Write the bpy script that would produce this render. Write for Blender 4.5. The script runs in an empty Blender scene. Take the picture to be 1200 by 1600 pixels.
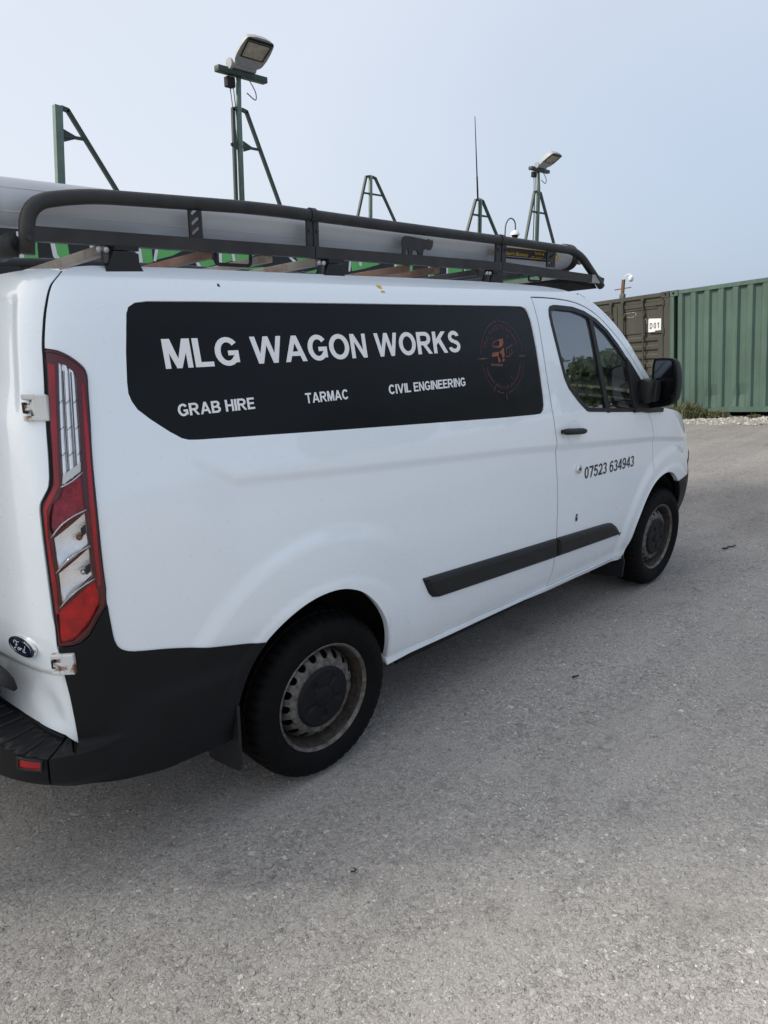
import bpy, bmesh, math, random
from mathutils import Vector, Matrix
from mathutils.geometry import delaunay_2d_cdt
R=math.radians
SC=bpy.context.scene
COL=SC.collection
random.seed(7)

# ------------------------------------------------------------------ camera
cam_d=bpy.data.cameras.new('camera'); cam=bpy.data.objects.new('camera',cam_d); COL.objects.link(cam)
YAW,PITCH,ROLL=0.78463154580833,-0.2759064277762925,0.0010720315490580612
cam.location=(-4.528208926890428,-2.8579875324344277,1.797452869665575)
_f=Vector((math.cos(PITCH)*math.cos(YAW),math.cos(PITCH)*math.sin(YAW),math.sin(PITCH)))
_r=_f.cross(Vector((0,0,1))).normalized(); _u=_r.cross(_f)
_r2=_r*math.cos(ROLL)+_u*math.sin(ROLL); _u2=-_r*math.sin(ROLL)+_u*math.cos(ROLL)
cam.rotation_euler=Matrix((_r2,_u2,-_f)).transposed().to_euler()
cam_d.sensor_fit='VERTICAL'; cam_d.sensor_height=36.0; cam_d.lens=1108.81/1600*36.0
cam_d.clip_start=.05; cam_d.clip_end=2000
SC.camera=cam

# ------------------------------------------------------------------ sky and sun
SUN_EL=R(39); SUN_AZ=math.atan2(.67,-.74)            # towards the sun, from +x
wd=bpy.data.worlds.new('World'); SC.world=wd; wd.use_nodes=True
nt=wd.node_tree; nt.nodes.clear()
wo=nt.nodes.new('ShaderNodeOutputWorld'); b1=nt.nodes.new('ShaderNodeBackground'); b2=nt.nodes.new('ShaderNodeBackground'); ad=nt.nodes.new('ShaderNodeAddShader')
sky=nt.nodes.new('ShaderNodeTexSky'); sky.sky_type='NISHITA'; sky.sun_disc=False
sky.sun_elevation=SUN_EL; sky.sun_rotation=math.pi/2-SUN_AZ
sky.air_density=1.0; sky.dust_density=3.0; sky.ozone_density=1.5; sky.altitude=50
b1.inputs['Strength'].default_value=.018
b2.inputs['Strength'].default_value=.575
L=nt.links.new
# veil of thin high cloud: palest towards the sun, bluer away from it
tc=nt.nodes.new('ShaderNodeTexCoord'); dp=nt.nodes.new('ShaderNodeVectorMath'); dp.operation='DOT_PRODUCT'
_sv=(math.cos(SUN_AZ)*math.cos(SUN_EL),math.sin(SUN_AZ)*math.cos(SUN_EL),math.sin(SUN_EL))
dp.inputs[1].default_value=_sv; L(tc.outputs['Generated'],dp.inputs[0])
mr=nt.nodes.new('ShaderNodeMapRange'); mr.inputs[1].default_value=-1; mr.inputs[2].default_value=1; L(dp.outputs['Value'],mr.inputs[0])
cn=nt.nodes.new('ShaderNodeTexNoise'); cn.inputs['Scale'].default_value=1.9; cn.inputs['Detail'].default_value=5; cn.inputs['Distortion'].default_value=.6; L(tc.outputs['Generated'],cn.inputs['Vector'])
cm=nt.nodes.new('ShaderNodeMath'); cm.operation='MULTIPLY_ADD'; cm.inputs[1].default_value=.17; L(cn.outputs[0],cm.inputs[0]); 
cs=nt.nodes.new('ShaderNodeMath'); cs.operation='SUBTRACT'; cs.inputs[1].default_value=.085; L(mr.outputs[0],cm.inputs[2]); L(cm.outputs[0],cs.inputs[0])
vr=nt.nodes.new('ShaderNodeValToRGB'); L(cs.outputs[0],vr.inputs['Fac'])
_st=[(0.,(.53,.63,.80)),(.28,(.40,.49,.635)),(.59,(.665,.71,.79)),(.74,(.675,.715,.775)),(.87,(.95,.95,.94)),(1.,(1.8,1.72,1.6))]
while len(vr.color_ramp.elements)<len(_st): vr.color_ramp.elements.new(.5)
for e_,(p_,c_) in zip(vr.color_ramp.elements,_st): e_.position=p_; e_.color=(*c_,1)
L(vr.outputs[0],b2.inputs['Color'])
L(sky.outputs[0],b1.inputs['Color']); L(b1.outputs[0],ad.inputs[0]); L(b2.outputs[0],ad.inputs[1]); L(ad.outputs[0],wo.inputs['Surface'])
sun_d=bpy.data.lights.new('sun','SUN'); sun=bpy.data.objects.new('sun',sun_d); COL.objects.link(sun)
sun_d.energy=1.85; sun_d.angle=R(5); sun_d.color=(1,.93,.82)
_sd=Vector((math.cos(SUN_AZ)*math.cos(SUN_EL),math.sin(SUN_AZ)*math.cos(SUN_EL),math.sin(SUN_EL)))
sun.rotation_euler=_sd.to_track_quat('Z','Y').to_euler(); sun.location=(-10,10,12)
SC.view_settings.view_transform='Standard'; SC.view_settings.look='None'
SC.view_settings.exposure=0.80; SC.view_settings.gamma=1.0; SC.view_settings.use_curve_mapping=False
SC.render.engine='CYCLES'
SC.cycles.max_bounces=8; SC.cycles.transparent_max_bounces=12

import math
# ---------- van body surface: point on the outer skin for (a = distance along the flank, z) ----------
PLAN=[(-3.962,0),(-3.958,.30),(-3.945,.60),(-3.928,.76),(-3.905,.835),(-3.872,.885),(-3.82,.918),(-3.72,.941),(-3.5,.960),(-3.2,.976),(-2.9,.985),(-2.3,.990),(-1.7,.992),(-1.1,.991),(-.6,.988),(-.1,.980),(.15,.966),(.36,.936),(.54,.872),(.685,.762),(.795,.61),(.868,.41),(.908,.2),(.922,0)]
def catmull(P,n):
    out=[]
    for i in range(len(P)-1):
        p0=P[max(i-1,0)];p1=P[i];p2=P[i+1];p3=P[min(i+2,len(P)-1)]
        d=lambda u,v:max(math.dist(u,v),1e-9)**.5
        t1=d(p0,p1) if p0!=p1 else 1e-6;t2=d(p1,p2);t3=d(p2,p3) if p2!=p3 else 1e-6
        for k in range(n):
            t=k/n; r=[]
            for c in range(len(p1)):
                m1=((p1[c]-p0[c])/t1-(p2[c]-p0[c])/(t1+t2)+(p2[c]-p1[c])/t2)*t2 if p0!=p1 else p2[c]-p1[c]
                m2=((p2[c]-p1[c])/t2-(p3[c]-p1[c])/(t2+t3)+(p3[c]-p2[c])/t3)*t2 if p2!=p3 else p2[c]-p1[c]
                r.append((2*t**3-3*t*t+1)*p1[c]+(t**3-2*t*t+t)*m1+(-2*t**3+3*t*t)*p2[c]+(t**3-t*t)*m2)
            out.append(tuple(r))
    out.append(tuple(P[-1])); return out
def table(T):
    # smooth monotone-ish cubic through (x, y) pairs
    xs=[t[0] for t in T]; ys=[t[1] for t in T]; n=len(T); m=[]
    s=[(ys[i+1]-ys[i])/(xs[i+1]-xs[i]) for i in range(n-1)]
    for i in range(n):
        if i==0: m.append(s[0])
        elif i==n-1: m.append(s[-1])
        else:
            h0=xs[i]-xs[i-1];h1=xs[i+1]-xs[i]; m.append((s[i-1]*h1+s[i]*h0)/(h0+h1))
    def f(x):
        if x<=xs[0]: return ys[0]+m[0]*(x-xs[0])
        if x>=xs[-1]: return ys[-1]+m[-1]*(x-xs[-1])
        lo,hi=0,n-1
        while hi-lo>1:
            k=(lo+hi)//2
            if xs[k]<=x: lo=k
            else: hi=k
        h=xs[hi]-xs[lo];t=(x-xs[lo])/h
        return (2*t**3-3*t*t+1)*ys[lo]+(t**3-2*t*t+t)*h*m[lo]+(-2*t**3+3*t*t)*ys[hi]+(t**3-t*t)*h*m[hi]
    return f
_pl=catmull(PLAN,12)
_s=[0.]
for _i in range(1,len(_pl)): _s.append(_s[-1]+math.dist(_pl[_i-1],_pl[_i]))
_k=min(range(len(_pl)),key=lambda i:abs(_pl[i][0]+2))
_s=[v-_s[_k]+_pl[_k][0] for v in _s]
PX=table([(_s[i],_pl[i][0]) for i in range(len(_pl))]); PY=table([(_s[i],_pl[i][1]) for i in range(len(_pl))])
A0,A1=_s[0],_s[-1]
WZ=table([(.16,.900),(.25,.920),(.33,.936),(.37,.940),(.42,.953),(.52,.972),(.62,.984),(.75,.990),(1.0,.992),(1.15,.986),(1.28,.970),(1.36,.955),(1.5,.929),(1.65,.900),(1.78,.869),(1.85,.842),(1.89,.815),(1.92,.772)])
def lin(T):
    def f(x):
        if x<=T[0][0]: return T[0][1]
        for i in range(len(T)-1):
            if x<=T[i+1][0]: return T[i][1]+(T[i+1][1]-T[i][1])*(x-T[i][0])/(T[i+1][0]-T[i][0])
        return T[-1][1]
    return f
def sst(a,b,x):
    t=min(1,max(0,(x-a)/(b-a))); return t*t*(3-2*t)
SWZ=lin([(-3.6,1.43),(-3.41,1.36),(-3.29,1.285),(-2.64,1.241),(-1.81,1.187),(-.97,1.117),(-.31,1.063),(.166,1.004),(.5,.96)])
def detail(a,z):
    d=0.
    # shoulder line: skin drops inward under it and comes back slowly
    if -3.75<a<.55:
        t=SWZ(a)-z
        if t>-.02:
            d-=.009*sst(-.003,.038,t)*(1-sst(.07,.40,t))*sst(-3.47,-3.29,a)*(1-sst(.30,.55,a))
    # wheel arch flares
    for cx,cz,r0,f0,f1 in ((-2.94,.36,.625,-3.75,-2.45),(0.,.36,.545,-.75,.6)):
        dx=a-cx; r=math.hypot(dx,z-cz)
        if r<r0+.1 and z>.30:
            fl=.0125*(1-sst(r0-.004,r0+.075,r))*(sst(.66,.78,z) if cx<-1 and dx<0 else 1.)
            g=1-sst(.12,.48,dx) if cx<-1 else 1.
            g*=sst(.36,.62,z) if dx>0 else 1.
            d+=fl*g
            d+=.006*(1-sst(.455,.49,r))*(sst(.30,.6,z))
    return d
def base(a,z):
    x=PX(a);y=PY(a);w=WZ(z)/.992
    wr=sst(-3.6,-3.95,x); wf=sst(-.1,.75,x)
    lr=table_lean_r(z); 
    return (x+wr*lr+wf*table_lean_f(z), -y*w*(1-.05*wf*sst(.8,1.2,z)), z)
table_lean_f=table([(.2,-.06),(.45,0.),(.7,0.),(.85,-.02),(.95,-.06),(1.05,-.13),(1.15,-.22),(1.25,-.33)])
table_lean_r=table([(.2,.0),(.9,.0),(1.2,.01),(1.6,.05),(1.85,.10),(1.95,.14)])
def surf(a,z,off=0.):
    e=2e-3
    p=base(a,z); q=base(a+e,z); r=base(a,z+e)
    ux,uy,uz=q[0]-p[0],q[1]-p[1],q[2]-p[2]; vx,vy,vz=r[0]-p[0],r[1]-p[1],r[2]-p[2]
    n=(uy*vz-uz*vy,uz*vx-ux*vz,ux*vy-uy*vx); l=math.sqrt(n[0]**2+n[1]**2+n[2]**2)
    d=(detail(a,z)+off)/l
    return (p[0]+n[0]*d,p[1]+n[1]*d,p[2]+n[2]*d)
# ------------------------------------------------------------------ materials
def mat(name):
    m=bpy.data.materials.new(name); m.use_nodes=True
    n=m.node_tree; return m,n,n.nodes['Principled BSDF']
def noise(n,scale,detail=4,rough=.6,coord='Object',vec=None,dist=0.):
    t=n.nodes.new('ShaderNodeTexNoise'); t.inputs['Scale'].default_value=scale; t.inputs['Detail'].default_value=detail; t.inputs['Roughness'].default_value=rough; t.inputs['Distortion'].default_value=dist
    if vec is None:
        c=n.nodes.new('ShaderNodeTexCoord'); vec=c.outputs[coord]
    n.links.new(vec,t.inputs['Vector']); return t
def ramp(n,src,stops,interp='LINEAR'):
    r=n.nodes.new('ShaderNodeValToRGB'); r.color_ramp.interpolation=interp
    e=r.color_ramp.elements
    while len(e)<len(stops): e.new(.5)
    for i,(p,c) in enumerate(stops):
        e[i].position=p; e[i].color=(c[0],c[1],c[2],1) if hasattr(c,'__len__') else (c,c,c,1)
    n.links.new(src,r.inputs['Fac']); return r
def mixc(n,fac,a,b,mode='MIX'):
    m=n.nodes.new('ShaderNodeMix'); m.data_type='RGBA'; m.blend_type=mode
    if isinstance(fac,(int,float)): m.inputs[0].default_value=fac
    else: n.links.new(fac,m.inputs[0])
    for s,i in ((a,6),(b,7)):
        if hasattr(s,'is_linked') or hasattr(s,'links'): n.links.new(s,m.inputs[i])
        else: m.inputs[i].default_value=(s[0],s[1],s[2],1)
    return m.outputs[2]
def bump(n,h,strength,dist=.01,prev=None):
    b=n.nodes.new('ShaderNodeBump'); b.inputs['Strength'].default_value=strength; b.inputs['Distance'].default_value=dist
    n.links.new(h,b.inputs['Height'])
    if prev is not None: n.links.new(prev,b.inputs['Normal'])
    return b.outputs[0]
def simple(name,col,rough=.5,metal=0,var=.15,scale=20,bmp=0,bscale=200,coat=0,spec=.5,rvar=0.):
    m,n,p=mat(name)
    t=noise(n,scale); r=ramp(n,t.outputs[0],[(.3,tuple(c*(1-var) for c in col)),(.7,tuple(min(1,c*(1+var)) for c in col))])
    n.links.new(r.outputs[0],p.inputs['Base Color'])
    p.inputs['Roughness'].default_value=rough; p.inputs['Metallic'].default_value=metal; p.inputs['Coat Weight'].default_value=coat; p.inputs['Coat Roughness'].default_value=.03
    p.inputs['Specular IOR Level'].default_value=spec
    if rvar:
        t3=noise(n,scale*2); rr=ramp(n,t3.outputs[0],[(.3,max(0,rough-rvar)),(.7,min(1,rough+rvar))]); n.links.new(rr.outputs[0],p.inputs['Roughness'])
    if bmp:
        t2=noise(n,bscale,3); n.links.new(bump(n,t2.outputs[0],bmp,.002),p.inputs['Normal'])
    return m
def paint_white():
    m,n,p=mat('white_paint')
    c=n.nodes.new('ShaderNodeTexCoord')
    big=noise(n,.8,2,.5,vec=c.outputs['Object']); fine=noise(n,45,4,.7,vec=c.outputs['Object'])
    col=ramp(n,big.outputs[0],[(.3,(.80,.87,.925)),(.7,(.82,.885,.935))]).outputs[0]
    # road film: low on the body, broken up by noise
    sp=n.nodes.new('ShaderNodeSeparateXYZ'); n.links.new(c.outputs['Object'],sp.inputs[0])
    lo=n.nodes.new('ShaderNodeMapRange'); lo.inputs[1].default_value=.60; lo.inputs[2].default_value=.30; lo.inputs[3].default_value=0; lo.inputs[4].default_value=1; lo.clamp=True
    n.links.new(sp.outputs[2],lo.inputs[0])
    g=noise(n,7,6,.72,vec=c.outputs['Object'],dist=.4)
    gr=ramp(n,g.outputs[0],[(.40,0.),(.80,1.)])
    mu=n.nodes.new('ShaderNodeMath'); mu.operation='MULTIPLY'; n.links.new(lo.outputs[0],mu.inputs[0]); n.links.new(gr.outputs[0],mu.inputs[1])
    m2=n.nodes.new('ShaderNodeMath'); m2.operation='MULTIPLY'; n.links.new(mu.outputs[0],m2.inputs[0]); m2.inputs[1].default_value=.22
    col=mixc(n,m2.outputs[0],col,(.34,.31,.27))
    # small chips and specks
    v=n.nodes.new('ShaderNodeTexVoronoi'); v.inputs['Scale'].default_value=9; n.links.new(c.outputs['Object'],v.inputs['Vector'])
    sp2=ramp(n,v.outputs['Distance'],[(.008,1.),(.018,0.)])
    vg=n.nodes.new('ShaderNodeSeparateColor'); n.links.new(v.outputs['Color'],vg.inputs[0])
    gate=n.nodes.new('ShaderNodeMath'); gate.operation='GREATER_THAN'; gate.inputs[1].default_value=.965; n.links.new(vg.outputs[0],gate.inputs[0])
    mm=n.nodes.new('ShaderNodeMath'); mm.operation='MULTIPLY'; n.links.new(sp2.outputs[0],mm.inputs[0]); n.links.new(gate.outputs[0],mm.inputs[1])
    col=mixc(n,mm.outputs[0],col,(.16,.15,.15))
    n.links.new(col,p.inputs['Base Color'])
    rr=ramp(n,fine.outputs[0],[(.3,.27),(.75,.30)]); n.links.new(rr.outputs[0],p.inputs['Roughness'])
    p.inputs['Coat Weight'].default_value=1; p.inputs['Coat Roughness'].default_value=.02; p.inputs['Coat IOR'].default_value=1.6
    wv=noise(n,2.2,2,.5,vec=c.outputs['Object'])
    n.links.new(bump(n,wv.outputs[0],.12,.02),p.inputs['Normal']); n.links.new(bump(n,wv.outputs[0],.12,.02),p.inputs['Coat Normal'])
    return m
M={}
M['white']=paint_white()
M['plastic']=simple('black_grained_plastic',(.0075,.0085,.0105),.5,0,.18,6,.2,900,rvar=.08,spec=.2)
M['trim']=simple('dark_trim_plastic',(.010,.011,.013),.48,0,.2,8,.2,900,rvar=.06,spec=.4)
M['black']=simple('matt_black',(.008,.008,.009),.8,0,.2,10)
M['cavity']=simple('underbody_black',(.006,.006,.007),.95,0,.3,10)
M['gloss']=simple('gloss_black',(.008,.009,.012),.12,0,.1,10)
M['vinyl']=simple('black_vinyl_film',(.0036,.0038,.0046),.25,0,.15,3,0,10,rvar=.04,spec=.22)
M['letter']=simple('white_vinyl_letter',(.80,.81,.82),.35,0,.02,5)
M['ink']=simple('black_vinyl_letter',(.012,.012,.016),.4,0,.1,5)
M['logo_dim']=simple('dull_red_print',(.085,.030,.026),.45,0,.25,40)
M['logo_hot']=simple('orange_red_print',(.23,.055,.033),.45,0,.3,40)
M['rubber']=simple('tyre_rubber',(.0032,.0032,.0036),.72,0,.4,14,.3,260,rvar=.1,spec=.16)
M['chrome']=simple('chrome',(.75,.75,.76),.12,1,.03,10)
M['alu']=simple('bare_aluminium',(.46,.46,.46),.42,1,.15,30)
M['badge']=simple('dark_blue_enamel',(.006,.012,.035),.1,0,.1,10,coat=1)
M['rack']=simple('weathered_black_powder_coat',(.026,.026,.027),.5,.2,.35,18,.3,140,rvar=.12)
M['tube']=simple('grey_white_pipe_plastic',(.50,.52,.55),.42,0,.05,4,rvar=.08)
M['yellow']=simple('yellow_print',(.62,.40,.03),.45,0,.06,10)
M['red_dark']=simple('dark_red_lens',(.085,.001,.006),.15,0,.2,12,coat=.25)
M['red']=simple('red_lens',(.56,.002,.006),.22,.15,.4,26,coat=.15)
M['pink']=simple('smoked_red_reflector',(.30,.012,.035),.18,.25,.5,45,coat=.2)
M['silver']=simple('mirror_reflector',(.62,.63,.65),.2,.8,.15,60,coat=1)
M['frost']=simple('clear_ribbed_reflector',(.90,.91,.93),.22,.7,.08,40,coat=.5)
M['amber']=simple('amber_bulb',(.30,.11,.05),.25,0,.2,20)
M['seat']=simple('dark_seat_fabric',(.03,.031,.034),.9,0,.25,40)
M['dash']=simple('dark_dash_plastic',(.022,.023,.025),.6,0,.2,20)
M['paper']=simple('white_paper',(.75,.75,.73),.7,0,.06,8)
M['card']=simple('pale_blue_paper',(.42,.5,.62),.7,0,.15,9)
def rusty_steel():
    m,n,p=mat('rusty_steel_wheel')
    a=noise(n,38,6,.75); b=noise(n,9,5,.65)
    c=ramp(n,a.outputs[0],[(.30,(.045,.028,.020)),(.43,(.11,.093,.078)),(.54,(.165,.162,.157)),(.8,(.23,.228,.225))]).outputs[0]
    d=ramp(n,b.outputs[0],[(.35,(.45,.40,.36)),(.58,(1,1,1))]).outputs[0]
    n.links.new(mixc(n,.8,c,d,'MULTIPLY'),p.inputs['Base Color'])
    p.inputs['Metallic'].default_value=.35; p.inputs['Roughness'].default_value=.6
    n.links.new(bump(n,a.outputs[0],.25,.003),p.inputs['Normal']); return m
M['wheel']=rusty_steel()
def rusty(name,base,rust,lo=.5,hi=.62,scale=9,rough=.6,metal=.1):
    m,n,p=mat(name)
    a=noise(n,scale,7,.7,dist=.3); b=noise(n,scale*.25,3,.5)
    f=ramp(n,a.outputs[0],[(lo,0.),(hi,1.)])
    var=ramp(n,b.outputs[0],[(.3,tuple(c*.86 for c in base)),(.7,tuple(c*1.12 for c in base))]).outputs[0]
    n.links.new(mixc(n,f.outputs[0],var,rust),p.inputs['Base Color'])
    p.inputs['Roughness'].default_value=rough; p.inputs['Metallic'].default_value=metal
    n.links.new(bump(n,a.outputs[0],.15,.004),p.inputs['Normal']); return m
M['hinge']=rusty('chipped_white_hinge',(.62,.64,.64),(.20,.09,.04),.53,.60,14,.35)
M['slat']=rusty('weathered_galvanised_slat',(.42,.38,.34),(.26,.17,.125),.45,.7,7,.55,.4)
M['slat_rust']=rusty('rust_brown_slat',(.30,.195,.15),(.185,.095,.068),.4,.66,7,.6,.2)
M['slat_dark']=rusty('dark_grey_slat',(.085,.088,.092),(.05,.045,.045),.45,.7,7,.5,.4)
M['rimwell']=rusty('rusty_rim_well',(.055,.045,.037),(.02,.014,.011),.42,.6,30,.75,.2)
M['red_mid']=simple('mid_red_lens',(.34,.002,.010),.15,0,.3,9,coat=.2)  # plain mid red for bands and reflector, not emissive
def container_mat(name,base,rustcol,amt):
    m,n,p=mat(name)
    c=n.nodes.new('ShaderNodeTexCoord')
    big=noise(n,.7,5,.6,vec=c.outputs['Object']); mid=noise(n,6,6,.75,vec=c.outputs['Object'],dist=.5)
    mp=n.nodes.new('ShaderNodeMapping'); mp.inputs['Scale'].default_value=(9,9,.7); n.links.new(c.outputs['Object'],mp.inputs[0])
    st=noise(n,1.,5,.65,vec=mp.outputs[0])
    col=ramp(n,big.outputs[0],[(.3,tuple(x*.82 for x in base)),(.7,tuple(x*1.15 for x in base))]).outputs[0]
    sr=ramp(n,st.outputs[0],[(.38,(.80,.80,.78)),(.62,(1.06,1.06,1.05))]).outputs[0]
    col=mixc(n,.75,col,sr,'MULTIPLY')
    f=ramp(n,mid.outputs[0],[(1-amt-.02,0.),(1-amt+.06,1.)])
    col=mixc(n,f.outputs[0],col,rustcol)
    n.links.new(col,p.inputs['Base Color']); p.inputs['Roughness'].default_value=.55
    n.links.new(bump(n,mid.outputs[0],.2,.01),p.inputs['Normal']); return m
M['green']=container_mat('green_container_paint',(.078,.135,.112),(.115,.10,.07),.33)
M['olive']=container_mat('olive_container_paint',(.062,.062,.048),(.09,.07,.05),.34)
M['dgreen']=container_mat('dark_green_container_paint',(.030,.052,.045),(.06,.05,.04),.30)
M['mast']=simple('green_mast_paint',(.12,.18,.155),.5,0,.2,6,rvar=.1)
M['mastd']=simple('dark_green_steel',(.030,.050,.043),.55,0,.2,6)
M['banner']=simple('black_banner',(.020,.021,.026),.6,0,.2,2)
M['bgreen']=simple('green_print',(.14,.50,.145),.6,0,.08,3)
M['bwhite']=simple('white_print',(.80,.82,.84),.6,0,.05,3)
M['lampbody']=simple('grey_lamp_casting',(.33,.34,.345),.5,0,.15,25,rvar=.1)
M['lampglass']=simple('lamp_reflector',(.68,.66,.58),.45,0,.2,9,coat=0)
M['cable']=simple('grey_cable',(.10,.105,.11),.6,0,.1,10)
M['cladding']=simple('grey_metal_cladding',(.20,.215,.22),.5,.1,.08,.6,rvar=.08)
M['rustpost']=rusty('rusty_post',(.14,.09,.07),(.20,.085,.045),.45,.6,20,.8)
M['camwhite']=simple('white_camera_shell',(.75,.76,.77),.35,0,.04,9)
def glass(name,tint,ior=1.5):
    m=bpy.data.materials.new(name); m.use_nodes=True; n=m.node_tree; n.nodes.clear()
    o=n.nodes.new('ShaderNodeOutputMaterial'); t=n.nodes.new('ShaderNodeBsdfTransparent'); g=n.nodes.new('ShaderNodeBsdfGlossy'); mx=n.nodes.new('ShaderNodeMixShader'); f=n.nodes.new('ShaderNodeFresnel')
    t.inputs[0].default_value=(*tint,1); g.inputs['Roughness'].default_value=.01; f.inputs[0].default_value=ior
    tn=noise(n,3.,2); bp=bump(n,tn.outputs[0],.02,.02); n.links.new(bp,g.inputs['Normal'])
    n.links.new(f.outputs[0],mx.inputs[0]); n.links.new(t.outputs[0],mx.inputs[1]); n.links.new(g.outputs[0],mx.inputs[2]); n.links.new(mx.outputs[0],o.inputs[0]); return m
M['glass']=glass('window_glass',(.88,.94,.91),3.2)
M['lampcover']=glass('lamp_cover_glass',(.97,.97,.97),1.22)
M['mirror']=simple('mirror_glass',(.11,.12,.135),.12,1,.02,4)
def tarmac():
    m,n,p=mat('worn_tarmac')
    c=n.nodes.new('ShaderNodeTexCoord'); V=c.outputs['Object']
    def math_(op,a,b):
        q=n.nodes.new('ShaderNodeMath'); q.operation=op
        for k,v in ((0,a),(1,b)):
            if isinstance(v,(int,float)): q.inputs[k].default_value=v
            else: n.links.new(v,q.inputs[k])
        return q.outputs[0]
    wn=noise(n,30,3,.6,vec=V); wm=n.nodes.new('ShaderNodeMix'); wm.data_type='RGBA'; wm.blend_type='LINEAR_LIGHT'; wm.inputs[0].default_value=.008; n.links.new(V,wm.inputs[6]); n.links.new(wn.outputs['Color'],wm.inputs[7]); W=wm.outputs[2]
    def stones(sc,keep,lo,hi):
        # a share of the voronoi cells are stones standing in the binder
        v=n.nodes.new('ShaderNodeTexVoronoi'); v.inputs['Scale'].default_value=sc; n.links.new(W,v.inputs['Vector'])
        e=n.nodes.new('ShaderNodeTexVoronoi'); e.feature='DISTANCE_TO_EDGE'; e.inputs['Scale'].default_value=sc; n.links.new(W,e.inputs['Vector'])
        sp=n.nodes.new('ShaderNodeSeparateColor'); n.links.new(v.outputs['Color'],sp.inputs[0])
        k=math_('GREATER_THAN',sp.outputs[0],1-keep); body=ramp(n,e.outputs['Distance'],[(lo,0.),(hi,1.)]).outputs[0]
        return math_('MULTIPLY',k,body),sp.outputs[1]
    mA,cA=stones(46,.42,.05,.14); mB,cB=stones(95,.50,.05,.16); mC,cC=stones(210,.5,.04,.15)
    gr=noise(n,170,6,.75,vec=V)
    col=ramp(n,gr.outputs[0],[(.30,(0.206,0.198,0.188)),(.50,(0.375,0.360,0.343)),(.70,(0.512,0.494,0.469))]).outputs[0]
    sC=ramp(n,cC,[(0.,(0.275,0.263,0.250)),(.6,(0.450,0.431,0.413)),(.96,(0.625,0.606,0.575)),(1.,(0.880,0.880,0.880))]).outputs[0]
    sB=ramp(n,cB,[(0.,(0.263,0.250,0.244)),(.5,(0.413,0.396,0.375)),(.9,(0.575,0.556,0.525)),(1.,(0.880,0.880,0.880))]).outputs[0]
    sA=ramp(n,cA,[(0.,(.28,.27,.26)),(.6,(.40,.387,.37)),(.97,(.50,.485,.46)),(1.,(.80,.79,.76))]).outputs[0]
    pn=noise(n,1.9,6,.65,vec=V,dist=.4); worn=ramp(n,pn.outputs[0],[(.36,.25),(.60,1.)]).outputs[0]
    col=mixc(n,math_('MULTIPLY',mC,.75),col,sC)
    fB=math_('MULTIPLY',mB,worn); col=mixc(n,math_('MULTIPLY',fB,.85),col,sB)
    fA=math_('MULTIPLY',mA,worn); col=mixc(n,math_('MULTIPLY',fA,.85),col,sA)
    # dark pits between stones
    pit=noise(n,75,5,.7,vec=V); pc=ramp(n,pit.outputs[0],[(.30,(.45,.44,.43)),(.44,(1,1,1))]).outputs[0]
    col=mixc(n,.8,col,pc,'MULTIPLY')
    mo=n.nodes.new('ShaderNodeMapping'); mo.name='patch_shift'; mo.inputs['Location'].default_value=(13,-9,0); n.links.new(V,mo.inputs[0])
    big=noise(n,.22,6,.62,vec=mo.outputs[0],dist=.3); bc=ramp(n,big.outputs[0],[(.3,(.82,.82,.83)),(.5,(.98,.975,.97)),(.7,(1.13,1.11,1.085))]).outputs[0]
    col=mixc(n,1.,col,bc,'MULTIPLY')
    # shade on the far yard painted into the colour, with a ragged noise edge
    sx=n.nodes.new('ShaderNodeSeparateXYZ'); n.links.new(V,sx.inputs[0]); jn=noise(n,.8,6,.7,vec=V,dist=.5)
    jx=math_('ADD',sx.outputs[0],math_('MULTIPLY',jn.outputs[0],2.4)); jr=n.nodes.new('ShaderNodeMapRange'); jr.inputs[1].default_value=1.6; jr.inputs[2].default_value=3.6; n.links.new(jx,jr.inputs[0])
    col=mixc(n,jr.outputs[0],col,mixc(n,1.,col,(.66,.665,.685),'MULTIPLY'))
    # oily drips and tyre-worn lanes
    mp2=n.nodes.new('ShaderNodeMapping'); mp2.inputs['Rotation'].default_value=(0,0,.35); mp2.inputs['Scale'].default_value=(.25,2.2,1); n.links.new(V,mp2.inputs[0])
    ln=noise(n,.9,4,.6,vec=mp2.outputs[0],dist=.2); lc=ramp(n,ln.outputs[0],[(.36,(.86,.86,.87)),(.52,(1,1,1)),(.68,(1.06,1.055,1.05))]).outputs[0]; col=mixc(n,.8,col,lc,'MULTIPLY')
    stn=noise(n,1.5,7,.74,vec=V,dist=.7); sc=ramp(n,stn.outputs[0],[(.29,(.62,.61,.61)),(.42,(1,1,1))]).outputs[0]
    col=mixc(n,.7,col,sc,'MULTIPLY')
    sp=noise(n,10,5,.7,vec=V); spc=ramp(n,sp.outputs[0],[(.28,(.62,.61,.60)),(.42,(1,1,1)),(.66,(1,1,1)),(.78,(1.16,1.15,1.13))]).outputs[0]
    col=mixc(n,.7,col,spc,'MULTIPLY')
    n.links.new(col,p.inputs['Base Color']); p.inputs['Roughness'].default_value=.9; p.inputs['Specular IOR Level'].default_value=.25
    b=bump(n,fA,.6,.005); b=bump(n,fB,.9,.0042,b); b=bump(n,pit.outputs[0],.55,.008,b); b=bump(n,gr.outputs[0],.6,.003,b)
    n.links.new(b,p.inputs['Normal']); return m
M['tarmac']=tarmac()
M['gravel']=simple('pale_gravel',(.36,.35,.33),.9,0,.4,30)
M['stone']=simple('loose_stone',(.26,.25,.235),.85,0,.35,60)
M['weed']=simple('dry_green_weed',(.075,.095,.04),.8,0,.45,30)
M['straw']=simple('dry_straw',(.22,.18,.10),.8,0,.3,30)
M['twig']=simple('dark_twig',(.02,.018,.016),.8,0,.3,30)
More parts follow.
